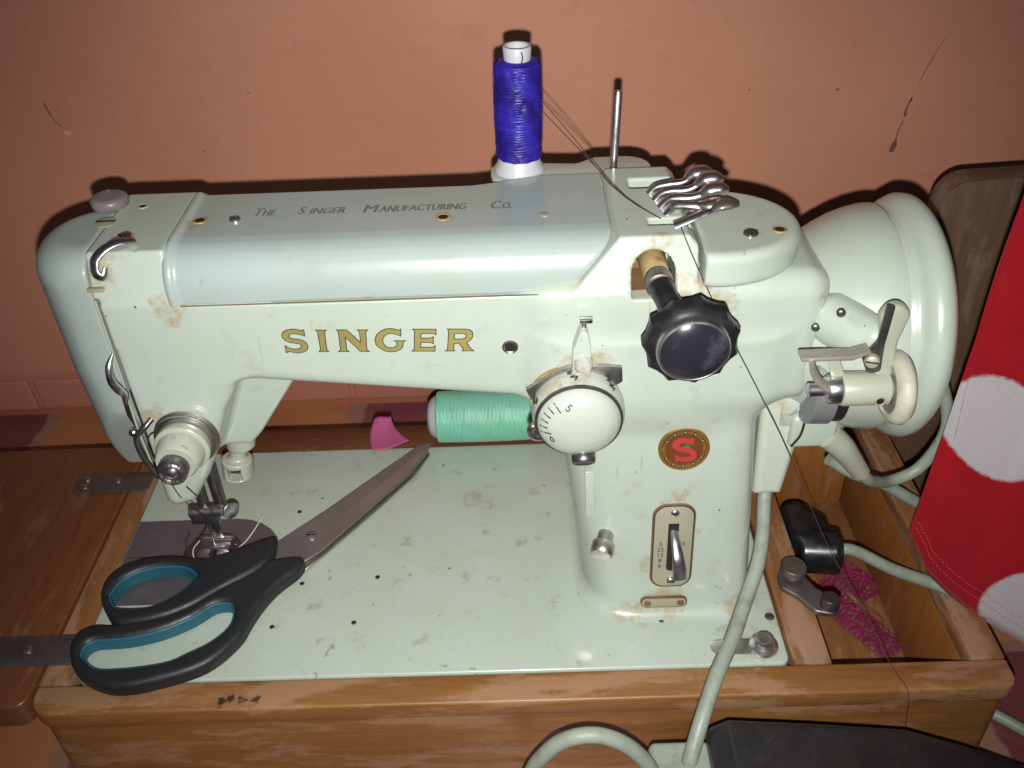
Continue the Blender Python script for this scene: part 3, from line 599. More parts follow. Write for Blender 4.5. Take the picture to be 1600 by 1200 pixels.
prism('dial_stop_plate', plate_pts, XZ(4.2), -0.05, 0.1, CHROME, dial, 0.03)
lev = prism('dial_lever', arc_corner([(26.15,15.9,0.05),(27.0,15.9,0.05),(26.98,17.3,0.3),(26.82,18.15,0.2),(26.5,18.15,0.2),(26.2,17.2,0.3)]), XZ(4.35), -0.05, 0.6, WHITE, dial, 0.16, 4)
tube('lever_tip', [(26.68,4.2,18.05),(26.7,4.2,18.4)], 0.11, CHROME2, lev, 10, smoothpath=False); box('lever_end', (26.5,4.05,18.38), (27.05,4.35,18.58), CHROME2, lev, 0.04)
lathe('lever_boss', [(0,0.42),(0.3,0.4),(0.42,0.3),(0.45,0)], (26.65,3.85,16.5), YM, WHITE, lev, 24)
lathe('lock_knob', [(-0.9,0.46),(-0.1,0.5),(0.0,0.55),(0.3,0.55),(0.36,0.5),(0.3,0.42),(0.2,0)], (26.65,3.0,11.85), (0.02,-0.8,-0.6), DARKSTEEL, dial, 32)
tube('side_tab', [(24.9,4.1,13.1),(24.42,3.9,13.0),(24.28,3.9,12.7),(24.42,3.9,12.35),(24.8,4.0,12.2)], 0.19, CHROME, dial, 10)
prism('lower_lever', arc_corner([(26.85,9.6,0),(27.3,9.6,0),(27.35,6.6,0.2),(26.95,6.6,0.2)]), lambda u, v, d: (u, 4.75-d-(9.6-v)*0.02, v), -0.1, 0.42, WHITE, dial, 0.14, 4)
hole(23.47,5.3,16.47,(0,-1,0),0.3,mach,CHROME2)
# --- pattern knob
KC = Vector((30.88,2.6,18.62))
knob = lathe('pattern_knob', [(-0.1,1.2),(0.0,1.85),(0.12,2.0),(0.62,2.02),(0.75,1.92),(0.8,1.5),(0.8,0)], KC, YM, BAKE, mach, 110, 40, lambda t: 1-0.078*min(1, 1.15*abs(math.cos(math.pi*t*11))) if True else 1)
lathe('knob_ring', [(0.78,1.50),(1.15,1.50),(1.24,1.44),(1.26,1.36),(1.2,1.3)], KC, YM, CHROME, knob, 48)
CAPM = plain('scuffed dark cap', (0.022,0.022,0.03), 0.25, 0.1, 0.3, 0.06, 60, dirt=(0.10,0.10,0.135,0.6))
lathe('knob_cap', [(1.1,1.36),(1.25,1.35),(1.42,1.1),(1.52,0.6),(1.54,0)], KC, YM, CAPM, knob, 48)
lathe('knob_shaft', [(-1.2,0.62),(0.6,0.6),(1.9,0.56),(2.0,0.5),(2.0,0)], (29.75,6.9,20.05), (0.03,-1,0.0), BRASSY, knob, 32)
lathe('shaft_collar', [(0,0.55),(0.2,0.6),(0.75,0.6),(0.8,0.5),(0.8,0)], (29.82,4.95,20.05), (0.03,-1,-0.05), STEEL_DULL, knob, 32)
tube('knob_neck', [(29.85,4.2,20.0),(30.0,3.5,19.85),(30.3,2.7,19.5)], [0.56,0.5,0.6], BAKE, knob, 16)
box('opening_floor', (28.85,5.6,19.0), (30.55,7.55,19.06), RUSTY, mach, 0.0); box('opening_back', (28.85,7.5,19.0), (30.55,7.58,20.9), RUSTY, mach, 0.0)
# --- badge
bw_ = Vector((0,-0.992,0.125)); BO = Vector((31.62,4.66,10.65)); bm_ = on(BO, (1,0,0.0), (0,0.125,0.992))
BG = plain('bronze badge', (0.42,0.20,0.045), 0.35, 0.55, 0.4, 0.04, 160); BGD = plain('dark bronze field', (0.24,0.075,0.02), 0.35, 0.4, 0.3, 0.04, 160)
badge = lathe('badge', [(-0.4,1.24),(0.06,1.24),(0.12,1.18),(0.10,1.05),(0.10,0)], BO, bw_, BG, mach, 56)
lathe('badge_field', [(0.09,0.86),(0.115,0.85),(0.115,0)], BO, bw_, BGD, badge, 48)
RED = plain('red enamel', (0.40,0.04,0.045), 0.35, 0, 0.15, 0.02); GREEN = plain('green enamel', (0.02,0.18,0.05), 0.4, 0, 0.1, 0.0)
SL = [((x-285)/420*1.2, -(y-328)/380*1.34) for x, y in GL['S'][1][0]]
curve2d('red_letter', [SL], bm_, 0.125, RED, badge, 0.012, 0.02)
prism('green_mark', [(-0.18,0.08),(0.3,0.02),(0.25,0.2),(0.1,0.38),(0.02,0.2)], bm_, 0.117, 0.135, GREEN, badge, 0)
for rr in (0.885,1.06): tube('border_ring', [tuple(bm_(rr*math.cos(a), rr*math.sin(a), 0.112)) for a in np.linspace(0, 2*math.pi, 49)], 0.014, INK, badge, 5, smoothpath=False, caps=False)
for i in range(12):
    a = math.pi*2*i/12+math.pi/2; c = bm_(0.97*math.cos(a), 0.97*math.sin(a), 0.1)
    if i in (3,9): screw(c.x, c.y, c.z, bw_, 0.12, badge, BG, False, 0.1); continue
    st = lathe('border_stud', [(0,0.095),(0.02,0.09),(0.02,0)], c, bw_, INK, badge, 12); lathe('stud_centre', [(0.02,0.05),(0.03,0.04),(0.03,0)], c, bw_, IVORY, st, 10)
# --- stitch length lever
PO = Vector((31.38,3.92,4.62)); PV = Vector((0.0,0.124,0.992)); pm_ = on(PO, (1,0,0), PV)
prism('lever_surround', stadium(0,0,2.2,5.45,0.75), pm_, -0.3, 0.02, RUSTY, mach, 0.04)
lp = prism('lever_plate', stadium(0,0,1.96,5.2,0.65), pm_, -0.2, 0.07, IVORY, mach, 0.03)
prism('plate_border', stadium(0,0,2.06,5.3,0.7), pm_, -0.25, 0.045, INK, lp, 0.0)
prism('lever_slot', arc_corner([(-0.28,-1.55,0.22),(0.26,-1.55,0.22),(0.26,1.55,0),(-0.28,1.55,0)]), pm_, 0.02, 0.078, BLACK, lp, 0.0)
for v in (2.25,-2.2): c = pm_(0.0, v, 0.07); screw(c.x, c.y, c.z, (0,-0.99,0.12), 0.23, lp, CHROME2, v < 0, 0.17)
hl = tube('stitch_lever', [tuple(pm_(0.03,1.1,0.0)), tuple(pm_(0.06,0.7,0.55)), tuple(pm_(0.12,0.1,1.05)), tuple(pm_(0.2,-0.55,1.2)), tuple(pm_(0.22,-1.05,1.3))], [0.2,0.24,0.3,0.36,0.36], CHROME2, lp, 12, 5, flat=0.42)
for i, (tx, v) in enumerate((('0',0.22),('25',-0.15),('12',-0.5),('8',-0.85),('6',-1.2))):
    text2d('scale_digit', tx, 0.36, on(pm_(-0.62, v, 0.075), (1,0,0), PV), 0, INK, lp, 0.0, 0.006)
    tube('scale_tick', [tuple(pm_(-0.4, v, 0.078)), tuple(pm_(-0.3, v, 0.078))], 0.01, INK, lp, 4, smoothpath=False)
text2d('scale_digit', '0', 0.36, on(pm_(0.55, 0.22, 0.075), (1,0,0), PV), 0, INK, lp, 0.0, 0.006)
NO = Vector((31.1,3.40,0.92)); nm_ = on(NO, (1,0,0), PV)
npl = prism('number_plate', stadium(0,0,2.35,0.56,0.27), nm_, -0.2, 0.08, IVORY, mach, 0.03)
prism('plate_border', stadium(0,0,2.48,0.68,0.33), nm_, -0.2, 0.05, RUSTY, npl, 0.0)
for u in (-0.88,0.88): c = nm_(u, 0, 0.08); screw(c.x, c.y, c.z, (0,-0.99,0.12), 0.19, npl, RUSTY, False, 0.07)
# --- chrome screw on the pillar, hold-down clamp on the bed
pk = lathe('lock_screw', [(-0.6,0.42),(0.55,0.42),(0.6,0.5),(0.7,0.58),(1.2,0.58),(1.32,0.48),(1.34,0)], (28.0,4.35,5.25), (-0.28,-0.94,-0.18), CHROME, mach, 40, 40, lambda t: 1+0.012*math.cos(2*math.pi*t*16))
cl = prism('bed_clamp', stadium(34.7,1.05,2.9,0.95,0.45), XY(0), 0.0, 0.12, CHROME, mach, 0.04)
lathe('clamp_knob', [(0.1,0.72),(0.2,0.76),(0.35,0.72),(0.42,0.5),(0.75,0.5),(0.85,0.44),(0.86,0.3),(0.8,0)], (35.95,0.95,0), (0,0,1), CHROME2, cl, 36)
screw(36.75,2.95,0.0,(0,0,1),0.26,mach,STEEL_DULL,True,0.06)
# --- pattern levers on top
for i, (y0, z1, dx, dy) in enumerate(((9.75,22.35,0.0,0.25),(9.05,22.45,0.3,0.1),(8.3,22.35,0.35,-0.05),(7.55,22.05,0.2,-0.2))):
    lv = tube('pattern_lever', [(29.9+0.15*i,y0+0.35,21.25),(30.3+0.15*i,y0+0.3,21.75),(30.9,y0+0.2,21.95),(31.5+dx*0.5,y0+dy*0.5,22.05),(32.0+dx,y0+dy,z1-0.05)], [0.2,0.24,0.24,0.22,0.2], CHROME, mach, 10, 5, flat=0.7)
    tube('finger_pad', [(31.55+dx,y0+dy*0.6,22.1),(32.0+dx,y0+dy,z1+0.05),(32.5+dx,y0+dy,z1+0.1),(32.85+dx,y0+dy,z1)], [0.16,0.42,0.42,0.2], CHROME, lv, 14, 5, flat=0.6)
lv = tube('pattern_lever', [(30.7,6.75,21.5),(31.3,6.75,21.75),(32.0,6.85,22.0),(32.5,6.95,22.1)], [0.32,0.3,0.26,0.2], CHROME2, mach, 10, 5, flat=0.5)
tube('finger_pad', [(32.2,6.9,22.05),(32.6,6.95,22.25),(33.0,7.0,22.3),(33.4,7.1,22.2)], [0.16,0.4,0.4,0.18], STEEL_DULL, lv, 14, 5, flat=0.5)
# --- spool holder
pp = arc_corner([(22.75,12.3,1.0),(30.6,12.3,0.6),(30.6,14.9,1.2),(27.9,14.9,0.6),(27.0,14.2,0.5),(25.3,14.4,0.4),(24.1,14.9,1.0),(22.75,14.6,1.0)])
prism('spool_shelf', pp, XY(0), 20.95, 21.25, MINT, mach, 0.08, 3)
lathe('spool_pin', [(0,0.2),(3.75,0.2),(3.85,0.15),(3.88,0)], (28.75,13.5,21.2), (0.03,0,1), CHROME, mach, 16)
# --- wheel side: bosses, bobbin winder, motor, terminal box
def boss_sdf(X, Y, Z):
    d = capsule(X, Y, Z, (38.0,5.6,17.2), (39.2,4.0,17.3), 1.2, 0.85)
    d = smin(d, capsule(X, Y, Z, (38.2,6.5,16.0), (38.6,4.6,16.8), 1.2, 0.7), 0.6)
    return d
sdf('winder_boss', boss_sdf, (35.8,2.4,13.6), (41,8.5,19.2), 0.09, MINT, mach)
screw(37.75,4.55,18.2,(-0.2,-0.95,0.2),0.2,mach,DARKSTEEL); screw(36.95,5.0,17.2,(-0.2,-0.95,0.2),0.2,mach,DARKSTEEL)
win = lathe('bobbin_winder', [(0,0.7),(0.1,0.76),(2.0,0.76),(2.1,0.6),(2.7,0.5),(2.7,0)], (37.75,3.0,15.25), (1,0,0), CREAM, mach, 36)
lathe('rubber_tyre', [(-0.30,1.08),(-0.42,1.2),(-0.36,1.42),(-0.16,1.62),(0.1,1.66),(0.32,1.5),(0.36,1.2),(0.34,1.05)], (40.2,3.0,15.25), (1,0,0), RUBBER, win, 48, 60, None, True)
lathe('tyre_hub', [(-0.34,1.12),(-0.32,1.0),(-0.15,0.96),(0.05,0.9),(0.1,0.0)], (40.2,3.0,15.25), (1,0,0), CHROME, win, 40)
lathe('spindle', [(0,0.24),(0.05,0.3),(0.75,0.3),(0.78,0.55),(0.95,0.66),(1.35,0.66),(1.4,0.5)], (36.35,3.0,15.25), (1,0,0), CHROME2, win, 32)
prism('winder_arm', arc_corner([(39.1,15.7,0.2),(39.95,15.6,0.2),(39.85,17.6,0.5),(40.1,19.0,0.5),(39.3,19.7,0.5),(38.85,18.8,0.3),(39.15,17.4,0.3)]), XZ(3.3), -0.35, 0.3, CREAM, win, 0.2, 4)
prism('spring_blade', arc_corner([(38.9,19.6,0.1),(39.25,19.5,0.1),(39.2,17.6,0.2),(39.3,16.2,0.2),(38.75,16.1,0.3),(38.35,17.0,0.2),(38.85,17.8,0.2)]), XZ(2.95), -0.05, 0.08, DARKSTEEL, win, 0.02)
screw(38.8,2.85,16.85,(-0.3,-0.9,0.2),0.32,win,IVORY,True,0.3)
prism('trip_lever', [(35.75,17.0),(37.9,16.98),(38.6,17.3),(38.6,17.45),(37.9,17.2),(35.75,17.2)], XZ(3.0), -0.35, 0.35, WORN, win, 0.05)
tube('trip_finger', [(36.2,2.75,17.1),(36.35,2.7,16.5),(36.7,2.65,15.95),(37.25,2.7,15.55),(37.6,2.8,15.7)], [0.3,0.34,0.32,0.26,0.2], WORN, win, 12, 5, flat=0.4)
prism('trip_web', [(36.9,17.0),(37.4,17.0),(37.9,15.9),(37.3,15.9)], XZ(3.15), 0, 0.12, CREAM, win, 0.02)
hole(39.3,2.24,15.1,(0,-1,0),0.2,win,IVORY)
mot = lathe('motor', [(0,2.0),(0.2,2.3),(3.2,2.35),(3.6,2.2),(3.6,0)], (36.3,8.2,11.4), (1,0,0), MINT, mach, 40)
lathe('motor_disc', [(0,0.0),(0,2.25),(0.08,2.35),(1.0,2.4),(1.1,2.2)], (37.3,6.4,13.55), (1,0,0), plain('grey motor disc', (0.24,0.25,0.25), 0.4, 0.3), mot, 64); lathe('belt_gap', [(0,2.3),(0.5,2.3),(0.5,0)], (38.42,6.5,13.5), (1,0,0), BLACK, mot, 48)
box('motor_bracket', (37.0,5.6,9.55), (39.3,8.0,11.5), MINT, mot, 0.25, 4)
tube('strain_relief', [(39.0,6.1,10.0),(39.9,6.1,9.1),(41.3,6.4,7.1)], [0.72,0.66,0.48], CREAM, mot, 16, 4)
tube('motor_cord', [(41.1,6.35,7.4),(41.7,6.5,6.6),(42.4,7.0,5.85),(43.8,8.0,4.85),(45.4,8.4,5.35),(46.2,8.4,7.5),(46.1,8.6,9.2),(45.3,9.2,11.3),(44.3,10.5,12.5),(43.0,12.5,12.5)], 0.33, CORDM, mot, 12, 8)
TBM = paint('terminal box enamel', (0.50,0.56,0.475), [(36.9,5.9,12.2,1.0),(36.4,5.6,12.4,0.8)], specks=0.3)
def tb_sdf(X, Y, Z):
    return ext(poly2(X, Z, [(35.5,12.6),(37.0,12.4),(37.75,11.5),(37.7,10.2),(37.3,6.0),(35.8,6.0)]), Y, 6.0, 9.5, 0.4)
tb = sdf('terminal_box', tb_sdf, (34.8,4.9,5.8), (38,10,13.4), 0.1, TBM, mach)
tube('box_edge', [(37.5,5.42,11.6),(37.4,5.4,10.6),(37.05,5.4,9.9)], 0.06, BLACK, tb, 6)
box('head_shade_sheet', (5.34,6.0,7.6), (5.42,11.5,14.2), BLACK, mach, 0.0)  # black sheet over the head's left wall, standing in for the shade behind the face plate
npt = lathe('needle_plate', [(0,1.75),(0.012,1.74),(0.012,0)], (5.3,8.7,0.03), (0,0,1), DARKSTEEL, mach, 48)
for i in range(4): box('feed_slot', (4.75+0.32*i,7.6,0.043), (4.9+0.32*i,9.9,0.049), BLACK, npt, 0.0)
for a in (0.6,2.5,-2.3): screw(5.3+1.45*math.cos(a), 8.7+1.45*math.sin(a), 0.035, (0,0,1), 0.16, npt, CHROME, True, 0.04)
box('plate_joint', (0.2,8.55,0.031), (3.4,8.6,0.036), BLACK, slide, 0.0)
# ---------------------------------------------------------------- latch of the accessory compartment (part of the base)
la = prism('latch_arm', arc_corner([(37.75,5.9,0.6),(38.9,6.1,0.6),(39.6,4.6,0.5),(40.75,3.6,0.5),(40.3,2.7,0.6),(39.2,2.95,0.5),(38.4,4.1,0.5),(37.7,4.7,0.5)]), XY(0), -0.02, 0.34, STEEL_DULL, base, 0.1, 3)
lathe('latch_knob', [(0.3,0.42),(0.55,0.36),(0.62,0.62),(0.72,0.7),(1.15,0.7),(1.25,0.62),(1.26,0)], (38.5,5.45,0), (0.0,-0.05,1), STEEL_DULL, la, 32)
lathe('latch_button', [(0.3,0.52),(0.85,0.5),(0.95,0.42),(0.95,0)], (40.0,3.35,0), (0,0,1), DARKSTEEL, la, 28)
# ---------------------------------------------------------------- purple thread spool

def thread_mat(name, c, scale=260, sheen=0.4):
    m, nt, b = newmat(name); co = obco(nt); n = noise(nt, co, 60, 4)
    w1 = N(nt, 'ShaderNodeTexWave', wave_type='BANDS', bands_direction='Z', i={'Scale': scale, 'Distortion': 1.2, 'Detail': 2.0}); nt.links.new(co, w1.inputs['Vector'])
    w2 = N(nt, 'ShaderNodeTexWave', wave_type='BANDS', bands_direction='DIAGONAL', i={'Scale': 26.0, 'Distortion': 2.0, 'Detail': 2.0}); nt.links.new(co, w2.inputs['Vector'])
    bs = 0.6 if scale < 300 else 0.15
    base = mix(nt, rng_(nt, w2.outputs['Fac'], 0.2, 0.8), tuple(c), tuple(x*(0.6 if scale < 300 else 0.93) for x in c)); base = mix(nt, rng_(nt, n, 0.4, 0.7, 0, 0.3), base, tuple(min(1, x*1.3) for x in c))
    nt.links.new(base, b.inputs['Base Color']); b.inputs['Roughness'].default_value = 0.42; b.inputs['Sheen Weight'].default_value = sheen
    bump(nt, b, w1.outputs['Fac'], bs, 0.0005); return m
PURPLE = thread_mat('violet thread wound', (0.026,0.014,0.27), 260, 0.0)
PLAST = plain('white plastic', (0.48,0.48,0.50), 0.35, 0, 0.05, 0.02)
def winding(name, o, axis, a0, a1, r, passes, turns, rad, material, parent):
    u, v, w = frame(axis); o = Vector(o); pts = []; n = 26; ph = 0.0
    for k in range(passes):
        m = int(turns*n)
        for i in range(m):
            s = i/m; h = a0+(a1-a0)*(s if k % 2 == 0 else 1-s); a = ph+2*math.pi*turns*s
            rr = r+0.05*math.sin((h-a0)/(a1-a0)*math.pi)+0.012*math.sin(k*1.7+i*0.05); pts.append(o+w*h+(u*math.cos(a)+v*math.sin(a))*rr)
        ph += 2*math.pi*turns+0.35
    return tube(name, pts, rad, material, parent, 4, smoothpath=False)
sp = thing('thread_spool', 'violet blue thread spool standing upright on the machine', 'thread spool', (24.15,13.55,21.25))
prof = [(0.75,0.75)]
for i in range(110):
    z = 0.78+4.55*i/109; r = 1.06+0.05*math.sin(i/109*math.pi)+0.008*math.sin(i*2.4)+0.018*math.sin(i*0.52)-(0.16 if i < 2 or i > 107 else 0); prof.append((z, r))
prof.append((5.4,0.62))
lathe('wound_thread', prof, (24.15,13.55,21.25), (0.012,0,1), PURPLE, sp, 40, 80)
winding('thread_winding', (24.15,13.55,21.25), (0.012,0,1), 0.8, 5.3, 1.085, 16, 3.4, 0.026, PURPLE, sp)
lathe('spool_base', [(0,1.15),(0.08,1.24),(0.25,1.22),(0.4,1.08),(0.75,0.98),(0.8,0.6)], (24.15,13.55,21.25), (0.012,0,1), PLAST, sp, 40)
lathe('spool_tube', [(5.2,0.6),(5.95,0.66),(6.02,0.62),(6.0,0.52),(5.4,0.48),(5.4,0)], (24.15,13.55,21.25), (0.012,0,1), PLAST, sp, 32)
tube('thread_end', [(24.4,12.95,27.15),(24.45,12.88,26.9),(24.38,12.86,26.6)], 0.03, INK, sp, 6)
tag(tube('loose_thread', [(25.25,13.2,24.4),(27.4,10.5,22.9),(28.8,8.6,22.0),(30.2,7.3,21.55)], 0.022, THR, None, 6, 2), 'dark thread running from the violet spool to the slot on the machine top', 'thread')
tag(tube('loose_thread', [(25.25,13.3,24.85),(27.0,11.6,23.2),(28.2,9.8,22.1),(29.4,8.4,21.6)], 0.02, THR, None, 6, 2), 'second dark thread just above it, leaving the violet spool higher up', 'thread')
tag(tube('loose_thread', [(30.9,7.1,21.6),(31.0,5.6,21.45),(31.4,4.9,20.6),(32.6,4.4,18.2),(34.6,4.2,14.4),(36.6,4.6,10.4),(39.0,3.4,5.2),(41.4,1.2,1.2),(42.1,-0.3,0.05),(42.5,-1.78,-0.15),(42.9,-1.85,-2.6),(43.4,-1.9,-6.0)], 0.024, THR, None, 6, 5), 'long dark thread hanging from the machine top across the wooden base front', 'thread')
tag(tube('loose_thread', [(7.0,4.3,13.1),(6.3,4.5,12.6),(6.0,4.7,11.4),(6.3,4.9,9.4),(6.4,5.4,7.6),(6.3,7.2,4.4),(5.5,8.2,2.4),(4.4,8.4,1.0),(4.5,7.8,0.3),(5.1,7.2,0.12)], 0.03, THR, None, 6, 5), 'dark thread looping down from the tension dial past the needle', 'thread')
tag(tube('loose_thread', [(7.3,4.4,9.4),(7.4,5.4,7.4),(6.6,7.6,4.6),(5.9,8.5,3.2)], 0.024, THR, None, 6, 4), 'short dark thread from the thumb nut to the needle clamp', 'thread')
tag(tube('loose_thread', [(4.3,8.9,1.6),(3.9,8.8,0.9),(4.2,8.3,0.2),(4.9,7.9,0.08),(5.4,8.3,0.6)], 0.03, THR, None, 6, 4), 'dark thread tangle left of the presser foot', 'thread')
tag(tube('loose_thread', [(4.9,8.6,1.3),(4.5,8.3,0.9),(4.6,7.9,0.5),(5.4,7.7,0.45),(6.2,8.3,0.3),(7.0,9.2,0.2),(7.6,9.9,0.6),(8.1,10.7,1.1)], 0.035, THL, None, 6, 5), 'pale thread end looping round the presser foot', 'thread')
# ---------------------------------------------------------------- cone of pale green thread
MINTT = thread_mat('pale green thread wound', (0.17,0.47,0.33), 700, 0.15)
cn = thing('thread_cone', 'pale green thread tube lying on its side behind the machine arm', 'thread spool', (21,18.75,0))
pr = [(18.15,1.2),(18.2,1.6)]+[(18.25+6.1*i/80, 1.70+0.05*math.sin(i/80*math.pi)+0.008*math.sin(i*2.1)) for i in range(81)]+[(24.45,1.5),(24.48,0.8)]
wt = lathe('wound_thread', pr, (0,18.75,1.75), (1,0,0), MINTT, cn, 48, 80)
winding('thread_winding', (0,18.75,1.75), (1,0,0), 18.3, 24.3, 1.705, 14, 3.3, 0.022, MINTT, cn)
lathe('spool_end', [(17.62,0.75),(17.6,0.95),(17.8,1.25),(18.1,1.45),(18.2,1.3)], (0,18.75,1.75), (1,0,0), PLAST, cn, 40)
# ---------------------------------------------------------------- pink scrap
PINK = plain('pink paper', (0.40,0.075,0.19), 0.7, 0, 0.1, 0.05)
V = []; F = []; nu, nv = 10, 14
for j in range(nv+1):
    t = j/nv; x0 = 13.75+(13.85-13.75)*t-0.25*math.sin(t*3.1); x1 = 14.9+(16.3-14.9)*t**1.6; y = 19.9-2.55*t+0.35*0
    for i in range(nu+1):
        s = i/nu; V.append((x0+(x1-x0)*s, y+0.55*s*t, 0.16+0.8*(1-t)**2*0.9+0.1*math.sin(s*5+t*3)+0.22*s*s))
for j in range(nv):
    for i in range(nu): a = j*(nu+1)+i; F.append((a, a+1, a+nu+2, a+nu+1))
pk = mesh('paper_scrap', V, F, PINK); tag(pk, 'small torn piece of pink paper beside the green thread tube', 'paper scrap')
sm_ = pk.modifiers.new('thickness', 'SOLIDIFY'); sm_.thickness = 0.0004
# ---------------------------------------------------------------- scissors
SBLK = plain('black plastic grip', (0.018,0.019,0.022), 0.45, 0, 0.15, 0.1, 160); STEAL = plain('teal soft grip', (0.018,0.12,0.165), 0.5, 0, 0.25, 0.1, 60)
BLADE = plain('tarnished blade', (0.31,0.31,0.32), 0.34, 0.7, 0.3, 0.1, 90)
sc = thing('scissors', 'large scissors with black and teal handles lying on the machine bed', 'scissors', (8,6,0))
def dense(P, n=3):
    q = crom([(x, y, 0) for x, y in P+[P[0]]], n); return [(v.x, v.y) for v in q[:-1]]
UP = dense([(0.24,5.0),(0.23,6.1),(0.89,7.07),(2.16,7.6),(3.47,7.69),(4.75,7.5),(5.74,7.53),(7.05,8.07),(8.99,8.97),(9.31,8.5),(9.28,7.24),(8.59,6.3),(6.93,5.05),(5.62,3.95),(4.25,3.25),(2.8,2.9),(1.73,2.98),(0.74,4.05)])
UH = dense([(0.81,4.86),(1.07,5.81),(1.92,6.55),(3.23,6.88),(4.47,6.77),(5.28,6.2),(5.21,5.65),(4.78,4.91),(4.01,4.27),(3.18,3.91),(1.93,3.89),(1.28,4.11)])
LO = dense([(-0.03,1.14),(-0.25,1.87),(-0.01,2.6),(0.75,3.0),(1.78,2.95),(3.85,3.3),(5.44,4.05),(6.73,5.15),(8.41,6.3),(9.1,7.2),(10.77,7.47),(11.17,7.09),(10.96,6.38),(9.99,5.24),(9.38,4.06),(9.0,2.91),(8.78,2.04),(8.12,0.98),(7.32,0.19),(6.19,-0.35),(4.84,-0.76),(3.75,-1.0),(2.57,-0.96),(1.3,-0.41),(0.44,0.3)])
LH = dense([(0.62,0.99),(0.58,1.55),(1.05,1.95),(2.6,2.03),(4.3,2.46),(5.81,3.29),(6.74,4.11),(7.62,4.17),(8.0,3.57),(7.95,2.55),(7.2,1.59),(6.24,0.97),(5.39,0.47),(4.18,0.22),(2.75,0.1),(1.63,0.19)])
def grip(P, H, z0, z1, name):
    f = lambda X, Y, Z: np.maximum(ext(np.maximum(poly2(X, Y, P), -poly2(X, Y, H)-0.02), Z, z0, z1, 0.36), 0.02-Z)
    xs = [p[0] for p in P]; ys = [p[1] for p in P]
    g = sdf('handle', f, (min(xs)-0.3,min(ys)-0.3,z0-0.3), (max(xs)+0.3,max(ys)+0.3,z1+0.3), 0.085, SBLK, sc)
    lin = lambda X, Y, Z: ext(abs(poly2(X, Y, H)-0.06)-0.12, Z, z0+0.08, z1-0.16, 0.09)
    sdf('grip_lining', lin, (min(xs)-0.3,min(ys)-0.3,z0-0.3), (max(xs)+0.3,max(ys)+0.3,z1+0.3), 0.07, STEAL, g)
    return g
grip(UP, UH, 0.08, 1.25, 'upper'); grip(LO, LH, 0.04, 1.12, 'lower')
bl = prism('blade', [(8.6,7.2),(9.06,8.93),(11.58,11.46),(14.85,15.07),(16.9,17.3),(17.75,17.62),(17.55,16.5),(16.55,14.39),(14.4,11.51),(11.85,8.06),(10.6,6.9)], XY(0), 0.42, 0.58, BLADE, sc, 0.06, 1)
prism('blade', [(8.9,7.0),(10.5,9.0),(13.0,11.4),(15.7,14.9),(17.45,17.1),(17.7,16.6),(16.85,14.6),(14.75,11.6),(12.15,8.1),(11.1,6.8)], XY(0), 0.2, 0.38, CHROME, sc, 0.04, 1)
prism('ground_edge', [(12.15,8.55),(14.2,11.45),(16.35,14.35),(17.4,16.6),(17.0,16.5),(15.3,14.2),(13.2,11.6),(11.6,9.0)], XY(0), 0.575, 0.592, plain('ground steel', (0.42,0.42,0.43), 0.3, 0.8, 0.25, 0.1, 70), bl, 0.0)
screw(11.15,9.35,0.58,(0,0,1),0.34,bl,BLADE,True,0.14)
# ---------------------------------------------------------------- plug and its cord in the compartment
def plug_sdf(X, Y, Z):
    d = rbox(X, Y, Z, (39.75,9.3,-7.1), (41.2,12.3,-0.7), 0.5)
    d = smin(d, cyl(X, Y, Z, (40.4,9.6,-2.2), (42.7,9.1,-1.9), 1.35, 0.3), 0.5)
    d = smin(d, capsule(X, Y, Z, (40.5,11.8,-1.6), (41.5,10.8,-1.4), 0.9, 0.8), 0.4)
    return d
pg = thing('cord_plug', 'black bakelite plug with pale grey cord in the open compartment', 'plug', (41,10.5,-7.1))
sdf('plug_body', plug_sdf, (39,7.3,-7.5), (43.6,13,0.1), 0.09, BAKE, pg)
lathe('cord_collar', [(0,0.85),(0.12,0.8),(0.16,0.55),(0.16,0)], (42.68,9.1,-1.9), (0.98,-0.2,0.1), BAKE, pg, 28)
tube('plug_cord', [(42.2,9.2,-1.9),(43.3,8.95,-1.6),(44.8,6.7,-0.85),(46.5,4.3,0.33),(47.8,3.2,0.34),(49.3,2.6,0.1),(52,2.3,-1.5),(56,2.3,-4)], 0.36, CORDM, pg, 12, 6)
